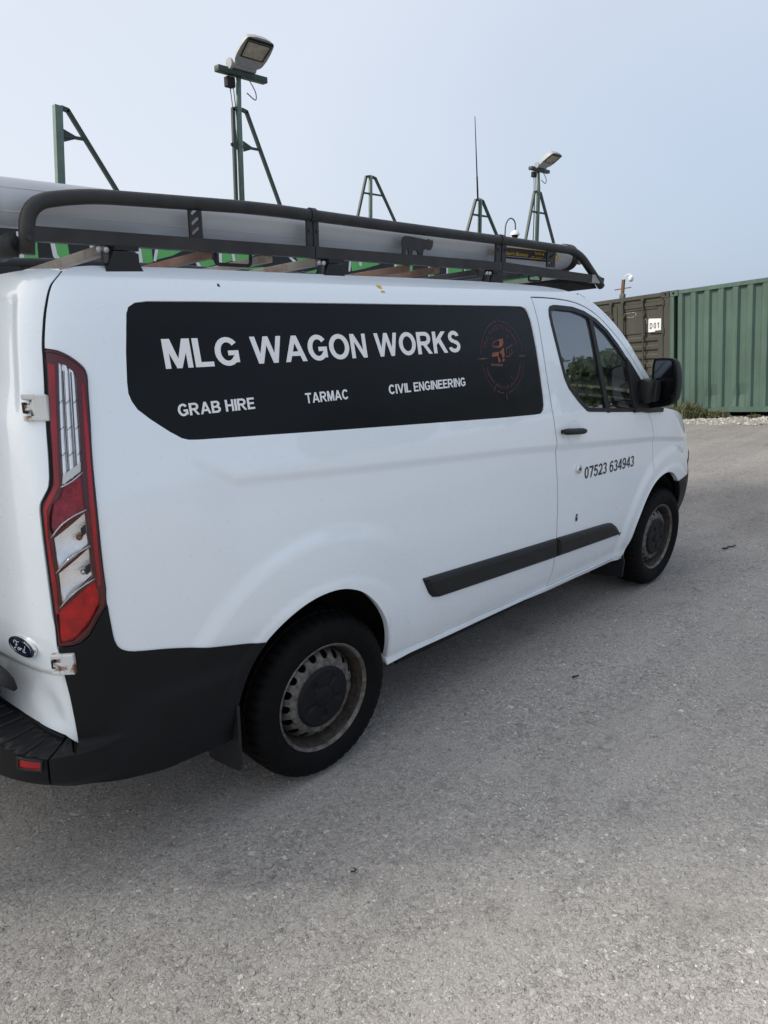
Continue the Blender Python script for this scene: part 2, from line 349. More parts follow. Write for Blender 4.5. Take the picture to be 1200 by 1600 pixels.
M['leaf']=simple('tree_foliage',(.045,.075,.028),.7,0,.5,2)
M['bark']=simple('tree_bark',(.08,.065,.05),.9,0,.3,8)
M['digger']=simple('orange_digger_paint',(.55,.20,.02),.5,0,.1,5)

# ------------------------------------------------------------------ object helpers
def link(o,parent=None):
    COL.objects.link(o)
    if parent is not None: o.parent=parent
    return o
def tag(o,label=None,cat=None,group=None,kind=None):
    if label: o['label']=label
    if cat: o['category']=cat
    if group: o['group']=group
    if kind: o['kind']=kind
    return o
def empty(name,loc=(0,0,0),parent=None,rot=(0,0,0)):
    o=bpy.data.objects.new(name,None); o.location=loc; o.rotation_euler=rot; o.empty_display_size=.2; return link(o,parent)
def mesh(name,verts,faces,m,parent=None,smooth=False,normals=None,loc=None):
    me=bpy.data.meshes.new(name); me.from_pydata([tuple(v) for v in verts],[],[tuple(f) for f in faces]); me.update()
    for x in (m if isinstance(m,(list,tuple)) else [m]): me.materials.append(x)
    if smooth or normals: me.polygons.foreach_set('use_smooth',[True]*len(me.polygons))
    if normals: me.normals_split_custom_set_from_vertices(normals)
    o=bpy.data.objects.new(name,me)
    if loc is not None: o.location=loc
    return link(o,parent)
class MB:
    def __init__(s): s.v=[]; s.f=[]; s.m=[]; s.mi=0; s.c=[]
    def add(s,V,F):
        b=len(s.v); s.c.append((list(V),list(F))); s.v+=[tuple(v) for v in V]; s.f+=[tuple(i+b for i in f) for f in F]; s.m+=[s.mi]*len(F); return s
    def box(s,c,d,rot=None,bev=0.):
        hx,hy,hz=d[0]/2,d[1]/2,d[2]/2
        if bev:
            bm=bmesh.new(); bmesh.ops.create_cube(bm,size=1); 
            for v in bm.verts: v.co=Vector((v.co.x*d[0],v.co.y*d[1],v.co.z*d[2]))
            bmesh.ops.bevel(bm,geom=bm.edges[:],offset=bev,segments=2,profile=.5,affect='EDGES')
            bm.verts.index_update(); V=[v.co.copy() for v in bm.verts]; F=[[v.index for v in f.verts] for f in bm.faces]; bm.free()
        else:
            V=[Vector((x,y,z)) for x in (-hx,hx) for y in (-hy,hy) for z in (-hz,hz)]
            F=[(0,1,3,2),(4,6,7,5),(0,4,5,1),(2,3,7,6),(0,2,6,4),(1,5,7,3)]
        if rot is not None: V=[rot@v for v in V]
        return s.add([v+Vector(c) for v in V],F)
    def bar(s,p0,p1,w,h=None,up=(0,0,1)):
        p0=Vector(p0);p1=Vector(p1);h=h or w; d=(p1-p0).normalized(); u=Vector(up)
        if abs(d.dot(u))>.97: u=Vector((1,0,0))
        sd=d.cross(u).normalized(); u=sd.cross(d)
        V=[p+sd*a*w/2+u*b*h/2 for p in (p0,p1) for a,b in ((-1,-1),(1,-1),(1,1),(-1,1))]
        return s.add(V,[(0,1,5,4),(1,2,6,5),(2,3,7,6),(3,0,4,7),(3,2,1,0),(4,5,6,7)])
    def tube(s,path,r,n=12,cap=True):
        P=[Vector(p) for p in path]; V=[];F=[]; prev=None
        for i,p in enumerate(P):
            d=(P[min(i+1,len(P)-1)]-P[max(i-1,0)]).normalized()
            if prev is None:
                u=Vector((0,0,1)) if abs(d.z)<.9 else Vector((1,0,0)); a=d.cross(u).normalized()
            else: a=(prev-d*prev.dot(d)).normalized()
            prev=a; b=d.cross(a); rr=r[i] if hasattr(r,'__len__') else r
            V+=[p+(a*math.cos(t)+b*math.sin(t))*rr for t in [2*math.pi*k/n for k in range(n)]]
        for i in range(len(P)-1):
            for k in range(n): F.append((i*n+k,i*n+(k+1)%n,(i+1)*n+(k+1)%n,(i+1)*n+k))
        if cap: F.append(tuple(range(n-1,-1,-1))); F.append(tuple((len(P)-1)*n+k for k in range(n)))
        return s.add(V,F)
    def prism(s,poly,o,ax,ay,az,depth):
        o=Vector(o);ax=Vector(ax);ay=Vector(ay);az=Vector(az); n=len(poly)
        V=[o+ax*x+ay*y for x,y in poly]+[o+ax*x+ay*y+az*depth for x,y in poly]
        F=[tuple(range(n-1,-1,-1)),tuple(range(n,2*n))]+[(i,(i+1)%n,n+(i+1)%n,n+i) for i in range(n)]
        return s.add(V,F)
    def split(s,name,m,parent=None,smooth=False,auto=False):
        out=[]
        for V,F in s.c:
            o=mesh(name,V,F,m,parent,smooth)
            if auto: autosmooth(o)
            out.append(o)
        return out
    def build(s,name,m,parent=None,smooth=False,loc=None,auto=False):
        o=mesh(name,s.v,s.f,m,parent,smooth,loc=loc)
        if isinstance(m,(list,tuple)): o.data.polygons.foreach_set('material_index',s.m)
        if auto: autosmooth(o)
        return o
def autosmooth(o,ang=35):
    me=o.data; bm=bmesh.new(); bm.from_mesh(me)
    bmesh.ops.recalc_face_normals(bm,faces=bm.faces)
    for f in bm.faces: f.smooth=True
    for e in bm.edges:
        e.smooth = len(e.link_faces)==2 and e.calc_face_angle(4)<R(ang)
    bm.to_mesh(me); bm.free(); return o
def inside(p,poly):
    x,y=p; c=False; n=len(poly); j=n-1
    for i in range(n):
        xi,yi=poly[i]; xj,yj=poly[j]
        if (yi>y)!=(yj>y) and x<(xj-xi)*(y-yi)/(yj-yi)+xi: c=not c
        j=i
    return c
def dens(poly,step,closed=True):
    out=[]; n=len(poly)
    for i in range(n if closed else n-1):
        a=poly[i];b=poly[(i+1)%n]; k=max(1,int(math.ceil(math.dist(a,b)/step)))
        for t in range(k): out.append((a[0]+(b[0]-a[0])*t/k,a[1]+(b[1]-a[1])*t/k))
    if not closed: out.append(tuple(poly[-1]))
    return out
def smooth_line(P,n=6): return catmull([tuple(p) for p in P],n)
def ring_dist(p,seglist):
    return min((p[0]-q[0])**2+(p[1]-q[1])**2 for q in seglist)
def cdt(outer,holes,step,extra=()):
    pts=[];edges=[]
    for loop in [outer]+list(holes):
        b=len(pts); pts+=loop; edges+=[(b+i,b+(i+1)%len(loop)) for i in range(len(loop))]
    nb=len(pts)
    xs=[p[0] for p in outer]; ys=[p[1] for p in outer]
    cell={}
    for p in pts: cell.setdefault((int(p[0]//step),int(p[1]//step)),[]).append(p)
    def near(p):
        cx,cy=int(p[0]//step),int(p[1]//step)
        for i in (-1,0,1):
            for j in (-1,0,1):
                for q in cell.get((cx+i,cy+j),()):
                    if (q[0]-p[0])**2+(q[1]-p[1])**2<(step*.5)**2: return True
        return False
    fine={}
    for p in extra: fine.setdefault((int(p[0]//.012),int(p[1]//.012)),[]).append(p)
    y=min(ys)+step*.5; row=0
    while y<max(ys):
        x=min(xs)+step*(.5 if row%2 else 1.)
        while x<max(xs):
            p=(x,y)
            if not near(p) and not (extra and any((int(x//.012)+i,int(y//.012)+j) in fine for i in (-1,0,1) for j in (-1,0,1))) and inside(p,outer) and not any(inside(p,h) for h in holes): pts.append(p)
            x+=step
        y+=step*.866; row+=1
    for p in extra:
        if inside(p,outer) and not any(inside(p,h) for h in holes): pts.append(p)
    v,e,f,_,_,_=delaunay_2d_cdt([Vector(p) for p in pts],edges,[],0,1e-6)
    V=[(p.x,p.y) for p in v]; F=[]
    for t in f:
        c=(sum(V[i][0] for i in t)/3,sum(V[i][1] for i in t)/3)
        if inside(c,outer) and not any(inside(c,h) for h in holes):
            a,b2,c2=(V[i] for i in t)
            if (b2[0]-a[0])*(c2[1]-a[1])-(b2[1]-a[1])*(c2[0]-a[0])<0: t=t[::-1]
            F.append(tuple(t))
    return V,F
# ---------- heavy grotesque capitals and figures drawn stroke by stroke (cap height 1) ----------
def _el(cx,cy,rx,ry,t0,t1,n=14): return [(cx+rx*math.cos(R(t0+(t1-t0)*i/n)),cy+ry*math.sin(R(t0+(t1-t0)*i/n))) for i in range(n+1)]
def _band(cx,cy,rx,ry,t0,t1,tx=.23,ty=.185,n=16):
    o=_el(cx,cy,rx,ry,t0,t1,n); i=_el(cx,cy,rx-tx,ry-ty,t0,t1,n)
    return [[o[k],o[k+1],i[k+1],i[k]] for k in range(n)]
def _r(x0,y0,x1,y1): return [[(x0,y0),(x1,y0),(x1,y1),(x0,y1)]]
_S=.23
FONT={
'M':(.98,_r(0,0,.19,1)+_r(.79,0,.98,1)+[[(.0,1),(.28,1),(.59,0),(.40,0)],[(.98,1),(.70,1),(.39,0),(.58,0)]]),
'L':(.70,_r(0,0,_S,1)+_r(0,0,.70,.17)),
'G':(.96,_band(.49,.5,.49,.515,38,330)+_r(.51,.36,.93,.53)+_r(.74,.10,.93,.53)),
'W':(1.34,[[(0,1),(.215,1),(.455,0),(.25,0)],[(.25,0),(.455,0),(.775,1),(.565,1)],[(.565,1),(.775,1),(1.09,0),(.885,0)],[(.885,0),(1.09,0),(1.34,1),(1.125,1)]]),
'A':(1.0,[[(0,0),(.22,0),(.615,1),(.385,1)],[(1.0,0),(.78,0),(.385,1),(.615,1)],[(.25,.22),(.75,.22),(.69,.39),(.31,.39)]]),
'O':(1.04,_band(.52,.5,.52,.515,0,360,n=34)),
'N':(.84,_r(0,0,.20,1)+_r(.64,0,.84,1)+[[(0,1),(.215,1),(.84,0),(.625,0)]]),
'R':(.95,_r(0,0,_S,1)+_r(0,.83,.55,1)+_r(0,.40,.55,.57)+_band(.55,.70,.34,.30,-90,90)+[[(.34,.44),(.58,.44),(.95,0),(.70,0)]]),
'K':(.95,_r(0,0,_S,1)+[[(.15,.30),(.15,.58),(.61,1),(.90,1)],[(.32,.56),(.50,.72),(.96,0),(.70,0)]]),
'S':(.84,_band(.42,.725,.385,.29,12,270)+_band(.42,.285,.42,.30,90,-168)),
'B':(.90,_r(0,0,_S,1)+_r(0,.83,.52,1)+_r(0,.43,.55,.59)+_r(0,0,.55,.17)+_band(.52,.745,.33,.255,-90,90)+_band(.54,.29,.36,.29,-90,90)),
'H':(.84,_r(0,0,_S,1)+_r(.63,0,.84,1)+_r(.1,.43,.74,.60)),
'I':(.21,_r(0,0,_S,1)),
'E':(.78,_r(0,0,_S,1)+_r(0,.83,.76,1)+_r(0,.43,.71,.60)+_r(0,0,.78,.17)),
'T':(.82,_r(.305,0,.515,1)+_r(0,.83,.82,1)),
'C':(.96,_band(.49,.5,.49,.515,38,322)),
'V':(.98,[[(0,1),(.225,1),(.60,0),(.38,0)],[(.38,0),(.60,0),(.98,1),(.755,1)]]),
'D':(.90,_r(0,0,_S,1)+_r(0,.83,.42,1)+_r(0,0,.42,.17)+_band(.42,.5,.48,.5,-90,90)),
'0':(.66,_band(.33,.5,.33,.515,0,360,.19,.15,30)),
'1':(.44,_r(.23,0,.43,1)+[[(0,.66),(0,.83),(.30,1),(.30,.83)]]),
'2':(.66,_band(.33,.70,.33,.315,170,-20,.19,.15)+[[(.0,.15),(.0,.02),(.26,.02),(.66,.56),(.60,.66),(.44,.56)]]+_r(0,0,.66,.17)),
'3':(.66,_band(.32,.745,.31,.27,165,-90,.18,.14)+_band(.32,.28,.34,.295,90,-165,.19,.15)),
'4':(.70,_r(.42,0,.60,1)+_r(0,.22,.70,.37)+[[(0,.22),(0,.36),(.40,1),(.60,1),(.19,.36)]]),
'5':(.66,_r(.10,.83,.62,1)+[[(.10,1),(.28,1),(.22,.50),(.03,.47)]]+_band(.32,.33,.34,.345,145,-160,.19,.15)),
'6':(.66,_band(.33,.325,.33,.34,0,360,.18,.145,26)+_band(.38,.5,.38,.515,45,190,.19,.15)),
'7':(.66,_r(0,.83,.66,1)+[[(.16,0),(.36,0),(.66,.86),(.45,.86)]]),
'9':(.66,_band(.33,.675,.33,.34,0,360,.18,.145,26)+_band(.28,.5,.38,.515,225,370,.19,.15)),
' ':(.31,[])}
def caps(txt,gap=.09):
    """strokes of a line of lettering as convex pieces, total width"""
    x=0.; out=[]
    for ch in txt:
        w,P=FONT[ch]; out+=[[(x+a,b) for a,b in p] for p in P]; x+=w+gap
    return out,x-gap
def skin_caps(name,txt,a0,z0,w,h,m,parent,off,slope=0.,gap=.09):
    P,W=caps(txt,gap); V=[];F=[];N=[]
    for k,poly in enumerate(P):
        b=len(V); A=sum(poly[i][0]*poly[(i+1)%len(poly)][1]-poly[(i+1)%len(poly)][0]*poly[i][1] for i in range(len(poly)))
        if A<0: poly=poly[::-1]
        # split tall strokes so they follow the curve of the panel
        for x,y in poly:
            a=a0+x*w/W; p,n=tplane(a,z0+y*h+slope*(a-a0),off+.00004*(k%7)); V.append(p);N.append(tuple(n))
        F.append(tuple(range(b,len(V))))
    return mesh(name,V,F,m,parent,True,N)
def tplane(a,z,off,fn=None):
    f=fn or (lambda A,Z: surf(A,Z,off))
    e=3e-3
    p=f(a,z);q=f(a+e,z);r=f(a,z+e);q0=f(a-e,z);r0=f(a,z-e)
    u=Vector(q)-Vector(q0); v=Vector(r)-Vector(r0)
    n=u.cross(v)
    return Vector(p),(n.normalized() if n.length>0 else Vector((0,-1,0)))
def panel(name,outer,holes=(),m=None,parent=None,off=0.,step=.02,flange=.02,fn=None,mirror=False,hole_flange=None,edge=.02,extra=()):
    """sheet on the van skin bounded by outlines in (a,z), with returned edges"""
    def area(P): return sum(P[i][0]*P[(i+1)%len(P)][1]-P[(i+1)%len(P)][0]*P[i][1] for i in range(len(P)))
    o=dens(outer,edge); o=o if area(o)>0 else o[::-1]
    hs=[]
    for h in holes:
        h=dens(h,edge); hs.append(h if area(h)<0 else h[::-1])
    V2,F=cdt(o,hs,step,extra)
    key={}
    V=[];N=[]
    for a,z in V2:
        p,n=tplane(a,z,off,fn); key[(round(a,5),round(z,5))]=len(V); V.append(p);N.append(n)
    for loop,fl in [(o,flange)]+[(h,hole_flange if hole_flange is not None else flange) for h in hs]:
        if not fl: continue
        b=len(V); k=len(loop)
        for i,(a,z) in enumerate(loop):
            j=key.get((round(a,5),round(z,5)))
            if j is None: p,n=tplane(a,z,off,fn)
            else: p,n=V[j],N[j]
            q=loop[(i+1)%k]; r=loop[i-1]
            pq,_=V[key[(round(q[0],5),round(q[1],5))]] if (round(q[0],5),round(q[1],5)) in key else tplane(q[0],q[1],off,fn)[0],0
            pr_,_=V[key[(round(r[0],5),round(r[1],5))]] if (round(r[0],5),round(r[1],5)) in key else tplane(r[0],r[1],off,fn)[0],0
            t=(pq-pr_); sn=t.cross(n)
            sn=sn.normalized() if sn.length>1e-9 else n
            V.append(p.copy()); N.append((sn*.6+n*.8).normalized()); V.append(p-n*.35*fl+sn*.0); N.append(sn); V.append(p-n*fl); N.append(sn)
        for i in range(k):
            i2=(i+1)%k
            F.append((b+3*i,b+3*i+1,b+3*i2+1,b+3*i2)); F.append((b+3*i+1,b+3*i+2,b+3*i2+2,b+3*i2+1))
    if mirror:
        V=[Vector((v.x,-v.y,v.z)) for v in V]; N=[Vector((n.x,-n.y,n.z)) for n in N]; F=[f[::-1] for f in F]
    return mesh(name,V,F,m,parent,True,[tuple(n) for n in N])
def mirrored(o,name=None):
    """a left-hand twin of a part: same outline on the other flank"""
    me=o.data.copy()
    for v in me.vertices: v.co.y=-v.co.y
    bm=bmesh.new(); bm.from_mesh(me); bmesh.ops.reverse_faces(bm,faces=bm.faces); bm.to_mesh(me); bm.free()
    c=bpy.data.objects.new(name or o.name.split('.')[0],me); link(c,o.parent); return c
def glyphs(txt,size=1.,bold=.0,shear=0.,space=1.):
    """(verts2d, faces) of a line of lettering, baseline at 0, starting at x=0"""
    cu=bpy.data.curves.new('t','FONT'); cu.body=txt; cu.size=size; cu.offset=bold; cu.shear=shear; cu.space_character=space; cu.resolution_u=5
    o=bpy.data.objects.new('t',cu); COL.objects.link(o)
    dg=bpy.context.evaluated_depsgraph_get(); me=bpy.data.meshes.new_from_object(o.evaluated_get(dg))
    V=[(v.co.x,v.co.y) for v in me.vertices]; F=[tuple(p.vertices) for p in me.polygons]
    bpy.data.objects.remove(o); bpy.data.curves.remove(cu); bpy.data.meshes.remove(me)
    x0=min(v[0] for v in V); return [(v[0]-x0,v[1]) for v in V],F
def fit(V,w,h):
    """scale glyph outlines so the line is w wide and its capitals h tall"""
    X=max(v[0] for v in V); Y=max(v[1] for v in V)
    return [(v[0]*w/X,v[1]*h/Y) for v in V]
def flatten(V,F,place,off):
    """subdivide long glyph faces a little and lay them on a surface; returns verts, faces"""
    return [place(x,y,off) for x,y in V],F
def skin_text(name,txt,a0,z0,w,h,m,parent,off,bold=.02,space=1.,slope=0.):
    V,F=glyphs(txt,1.,bold,0,space); V=fit(V,w,h)
    bm=bmesh.new(); vs=[bm.verts.new((x,y,0)) for x,y in V]
    for f in F:
        try: bm.faces.new([vs[i] for i in f])
        except ValueError: pass
    bmesh.ops.triangulate(bm,faces=bm.faces)
    P=[];N=[]
    bm.verts.index_update()
    for v in bm.verts:
        p,n=tplane(a0+v.co.x,z0+v.co.y+slope*v.co.x,off); P.append(p);N.append(tuple(n))
    FF=[[v.index for v in f.verts] for f in bm.faces]; bm.free()
    # glyph faces must look outwards
    out=[]
    for f in FF:
        a,b,c=(P[i] for i in f[:3]); nn=(b-a).cross(c-a)
        out.append(f if nn.dot(Vector(N[f[0]]))>=0 else f[::-1])
    return mesh(name,P,out,m,parent,True,N)
def lathe(profile,n=64,axis_y=True):
    """profile [(radius, y)] round the y axis"""
    V=[];F=[];k=len(profile)
    for i in range(n):
        t=2*math.pi*i/n
        for r,y in profile: V.append((r*math.cos(t),y,r*math.sin(t)))
    for i in range(n):
        j=(i+1)%n
        for q in range(k-1): F.append((i*k+q,j*k+q,j*k+q+1,i*k+q+1))
    return V,F
# ------------------------------------------------------------------ the van
van=tag(empty('delivery_van'),'white panel van with black lettered side panel and dark lower bumper, parked on the tarmac','van')
BP=[(.36,-1.352),(.437,-1.340),(.536,-1.350),(.65,-1.365),(.778,-1.381),(.948,-1.396),(1.06,-1.413),(1.112,-1.420),(1.16,-1.421),(1.20,-1.430),(1.313,-1.447),(1.423,-1.460),(1.576,-1.477),(1.757,-1.494),(1.860,-1.502)]
BPs=smooth_line(BP,4)
DT=smooth_line([(-1.503,1.862),(-1.408,1.862),(-1.275,1.857),(-1.14,1.845),(-1.034,1.822),(-.927,1.782),(-.817,1.720),(-.696,1.642),(-.586,1.556),(-.485,1.470),(-.405,1.398)],3)
ZT=table([(-3.72,1.905),(-3.66,1.917),(-3.5,1.924),(-3.0,1.926),(-1.6,1.925),(-1.3,1.918),(-1.15,1.903),(-1.05,1.882)])
ARC=smooth_line([(-3.350,.34),(-3.345,.45),(-3.322,.545),(-3.285,.62),(-3.226,.689),(-3.178,.729),(-3.122,.763),(-3.05,.790),(-2.976,.803),(-2.90,.801),(-2.837,.784),(-2.774,.751),(-2.714,.697),(-2.663,.631),(-2.625,.560),(-2.600,.481),(-2.588,.411),(-2.586,.372)],3)
ARC_up=[p for p in ARC if p[0]>-3.227]
ARC_lo=[p for p in ARC if p[0]<=-3.2255]
WIN=[(-3.590,1.60),(-3.577,1.684),(-3.562,1.755),(-3.553,1.790),(-3.543,1.808),(-3.520,1.821),(-3.48,1.826),(-3.3,1.827),(-2.8,1.826),(-2.2,1.824),(-1.70,1.822),(-1.605,1.820),(-1.578,1.812),(-1.562,1.795),(-1.549,1.755),(-1.530,1.63),(-1.517,1.50),(-1.510,1.395),(-1.512,1.355),(-1.522,1.332),(-1.545,1.319),(-1.60,1.319),(-1.89,1.332),(-2.616,1.372),(-3.193,1.404),(-3.40,1.415),(-3.43,1.418),(-3.452,1.425),(-3.488,1.449),(-3.54,1.490),(-3.573,1.521),(-3.586,1.545),(-3.592,1.568)]
GAPR=smooth_line([(-3.72,1.905),(-3.758,1.887),(-3.789,1.868),(-3.806,1.844),(-3.817,1.815),(-3.827,1.777),(-3.836,1.723),(-3.838,1.700)],3)
TOUT=smooth_line([(-3.838,1.700),(-3.797,1.694),(-3.761,1.680),(-3.732,1.662),(-3.714,1.645),(-3.708,1.627),(-3.712,1.584),(-3.720,1.497),(-3.728,1.428),(-3.735,1.339),(-3.740,1.25),(-3.744,1.14),(-3.746,.975)],3)
CLT=smooth_line([(-3.746,.975),(-3.744,.940),(-3.741,.90),(-3.737,.862),(-3.725,.832),(-3.70,.813),(-3.643,.797),(-3.583,.783),(-3.453,.746),(-3.321,.713),(-3.226,.689)],3)
TIN=smooth_line([(-3.838,1.700),(-3.840,1.631),(-3.842,1.568),(-3.845,1.483),(-3.848,1.40),(-3.856,1.335),(-3.875,1.304),(-3.888,1.282),(-3.891,1.229),(-3.890,1.102),(-3.888,.963),(-3.889,.868)],3)
FLAP=[(-2.621,.598),(-2.500,.587),(-2.474,.398),(-2.581,.408)]
def grow(poly,d):
    """offset a polygon outwards by d"""
    n=len(poly); A=sum(poly[i][0]*poly[(i+1)%n][1]-poly[(i+1)%n][0]*poly[i][1] for i in range(n)); sgn=1 if A>0 else -1; out=[]
    for i in range(n):
        p0=poly[i-1];p=poly[i];p1=poly[(i+1)%n]
        ax,ay=p[0]-p0[0],p[1]-p0[1]; bx,by=p1[0]-p[0],p1[1]-p[1]
        la=math.hypot(ax,ay) or 1;lb=math.hypot(bx,by) or 1
        nx,ny=(ay/la+by/lb)*sgn,-(ax/la+bx/lb)*sgn; l=math.hypot(nx,ny) or 1
        k=min(2.5,2/l) ; out.append((p[0]+nx/l*d*k/ (1) if l>.2 else p[0],p[1]+ny/l*d*k if l>.2 else p[1]))
    return out
def lerp_line(P,z):
    for i in range(len(P)-1):
        if P[i][0]<=z<=P[i+1][0]: t=(z-P[i][0])/(P[i+1][0]-P[i][0]); return P[i][1]+(P[i+1][1]-P[i][1])*t
    return P[0][1] if z<P[0][0] else P[-1][1]
# --- main flank panel with the cant rail and windscreen pillar
SILL=[(-2.586,.386),(-2.47,.387),(-2.29,.381),(-1.909,.376),(-1.647,.366),(-1.356,.360)]
body=[p for p in SILL]
body+=[(x-.0045,z) for z,x in BPs]
body+=[(x,z+.004) for x,z in DT]
ATOP=[(-.33,1.375),(-.40,1.440),(-.485,1.518),(-.60,1.620),(-.742,1.722),(-.892,1.810),(-1.0,1.860)]
body+=ATOP+[(x,ZT(x)) for x in (-1.05,-1.1,-1.15,-1.2,-1.3,-1.5,-1.8,-2.2,-2.6,-3.0,-3.3,-3.5,-3.6,-3.66)]
body+=GAPR+TOUT[1:]+CLT[1:]+ARC_up[1:]
def crease_pts(a0,a1):
    P=[]
    a=a0
    while a<a1:
        zl=SWZ(a)
        for dz in (.010,.003,-.002,-.008,-.014,-.021,-.030,-.042): P.append((a,zl+dz))
        a+=.012
    return P
def flare_pts(cx,cz,r0,t0,t1):
    P=[]; t=t0
    while t<t1:
        for dr in (-.012,-.004,.004,.014,.026,.038,.050,.062,.075): P.append((cx+(r0+dr)*math.cos(R(t)),cz+(r0+dr)*math.sin(R(t))))
        t+=1.1
    return P
def clear(P,loops,d=.012):
    L=[q for l in loops for q in dens(l,.01)]; g={}
    for q in L: g.setdefault((int(q[0]/d),int(q[1]/d)),[]).append(q)
    out=[]
    for p in P:
        c=(int(p[0]/d),int(p[1]/d)); ok=True
        for i in (-1,0,1):
            for j in (-1,0,1):
                for q in g.get((c[0]+i,c[1]+j),()):
                    if math.dist(p,q)<d*.8: ok=False
        if ok: out.append(p)
    return out
side=panel('side_panel',body,[WIN,FLAP],M['white'],van,0,.022,.03,hole_flange=.011,edge=.018,extra=clear(crease_pts(-3.425,-1.36)+flare_pts(-2.94,.36,.625,40,170),[body,WIN,FLAP]))
side_l=mirrored(side)
flap_p=panel('cover_flap',grow(FLAP,-.0014),[],M['white'],side,0.0008,.012,.012,edge=.012)
# vinyl-covered window blank, set into the pressing
win_p=panel('window_panel',grow(WIN,-.0005),[],M['vinyl'],van,-.008,.03,.004,edge=.02)
OFFT=-.0068
# --- lettering
skin_caps('lettering','MLG WAGON WORKS',-3.462,1.6315,1.364,.0865,M['letter'],win_p,OFFT)
skin_caps('lettering','GRAB HIRE',-3.447,1.490,.271,.0365,M['letter'],win_p,OFFT)
skin_caps('lettering','TARMAC',-2.967,1.489,.198,.0350,M['letter'],win_p,OFFT)
skin_caps('lettering','CIVIL ENGINEERING',-2.560,1.489,.468,.0355,M['letter'],win_p,OFFT)
# --- round emblem printed on the panel
LC=(-1.806,1.5965); LR=.160
def flat_skin(name,polys,m,parent,off):
    V=[];F=[];N=[]
    for P in polys:
        b=len(V)
        for a,z in P:
            p,n=tplane(a,z,off); V.append(p);N.append(tuple(n))
        F.append(tuple(range(b,len(V))))
    out=[]
    for f in F:
        nn=Vector((0,0,0))
        for i in range(len(f)): nn+=V[f[i]].cross(V[f[(i+1)%len(f)]])
        out.append(f if nn.dot(Vector(N[f[0]]))>0 else f[::-1])
    return mesh(name,V,out,m,parent,True,N)
def arc_band(c,r0,r1,t0,t1,n):
    return [[(c[0]+r*math.cos(t),c[1]+r*math.sin(t)) for r,t in ((r0,ta),(r1,ta),(r1,tb),(r0,tb))] for ta,tb in [(R(t0+(t1-t0)*i/n),R(t0+(t1-t0)*(i+1)/n)) for i in range(n)]]
ring=arc_band(LC,LR-.0018,LR+.0012,8,84,20)+arc_band(LC,LR-.0018,LR+.0012,96,172,20)+arc_band(LC,LR-.0018,LR+.0012,188,234,12)+arc_band(LC,LR-.0018,LR+.0012,244,264,6)+arc_band(LC,LR-.0018,LR+.0012,276,352,20)
def spike(t,r0,r1,w):
    t=R(t); c,s=math.cos(t),math.sin(t); q=lambda r,o:(LC[0]+r*c-o*s,LC[1]+r*s+o*c); rm=r0+(r1-r0)*.45
    return [q(r0,0),q(rm,w),q(r1,0),q(rm,-w)]
ring+=[spike(0,.115,.190,.004),spike(180,.105,.196,.004),spike(270,.155,.20,.003),spike(90,.150,.178,.003),spike(238,.13,.185,.003),spike(128,.095,.118,.0035),spike(60,.095,.118,.0035),spike(300,.095,.118,.003)]
def ring_text(txt,r,mid,span,h,inward):
    V,F=glyphs(txt,1.,.0); X=max(v[0] for v in V); out=[]
    hs=h/.73
    P=[]
    for x,y in V:
        u=(x/X-.5)*R(span); rr=r+(y*hs if not inward else -y*hs)
        t=R(mid)-u if not inward else R(mid)+u
        P.append((LC[0]+rr*math.cos(t),LC[1]+rr*math.sin(t)))
    return [[P[i] for i in f] for f in F]
ring+=ring_text('MLG WAGON WORKS',.124,92,134,.020,False)+ring_text('TARMAC AND CIVIL ENGINEERING',.142,272,150,.0155,True)
flat_skin('emblem_ring',ring,M['logo_dim'],win_p,OFFT)
hot=[[(-1.878,1.6473),(-1.8684,1.6643),(-1.8398,1.6722),(-1.8390,1.6690),(-1.865,1.6620),(-1.8735,1.6473)],[(-1.8398,1.6722),(-1.7897,1.6797),(-1.7891,1.6585),(-1.7964,1.6482),(-1.8225,1.6402),(-1.8701,1.6428),(-1.8735,1.6473),(-1.824,1.6470),(-1.819,1.6680)],
 [(-1.8901,1.6024),(-1.8809,1.6194),(-1.8325,1.6211),(-1.836,1.6030)],[(-1.829,1.6205),(-1.7912,1.6400),(-1.7904,1.6018),(-1.8077,1.5918),(-1.812,1.6060)],[(-1.8224,1.5783),(-1.8412,1.5756),(-1.8457,1.6005),(-1.836,1.6000)],[(-1.812,1.5880),(-1.794,1.5930),(-1.796,1.5800),(-1.815,1.5760)]]
flat_skin('emblem_truck',hot,M['logo_hot'],win_p,OFFT+.0004)
dim=[[(-1.9014,1.5732),(-1.8122,1.5672),(-1.8141,1.5566),(-1.9004,1.5627)],[(-1.781,1.6335),(-1.7205,1.653),(-1.7209,1.6475),(-1.780,1.6280)],[(-1.7843,1.6015),(-1.7565,1.6004),(-1.7209,1.6206),(-1.7209,1.6165),(-1.756,1.5960),(-1.7843,1.5970)],[(-1.7740,1.6240),(-1.770,1.6250),(-1.770,1.6030),(-1.774,1.6030)],[(-1.7540,1.6300),(-1.750,1.6315),(-1.750,1.6060),(-1.754,1.6040)],[(-1.7350,1.6360),(-1.731,1.6370),(-1.731,1.6160),(-1.735,1.6140)]]
flat_skin('emblem_trailer',dim,M['logo_dim'],win_p,OFFT+.0004)
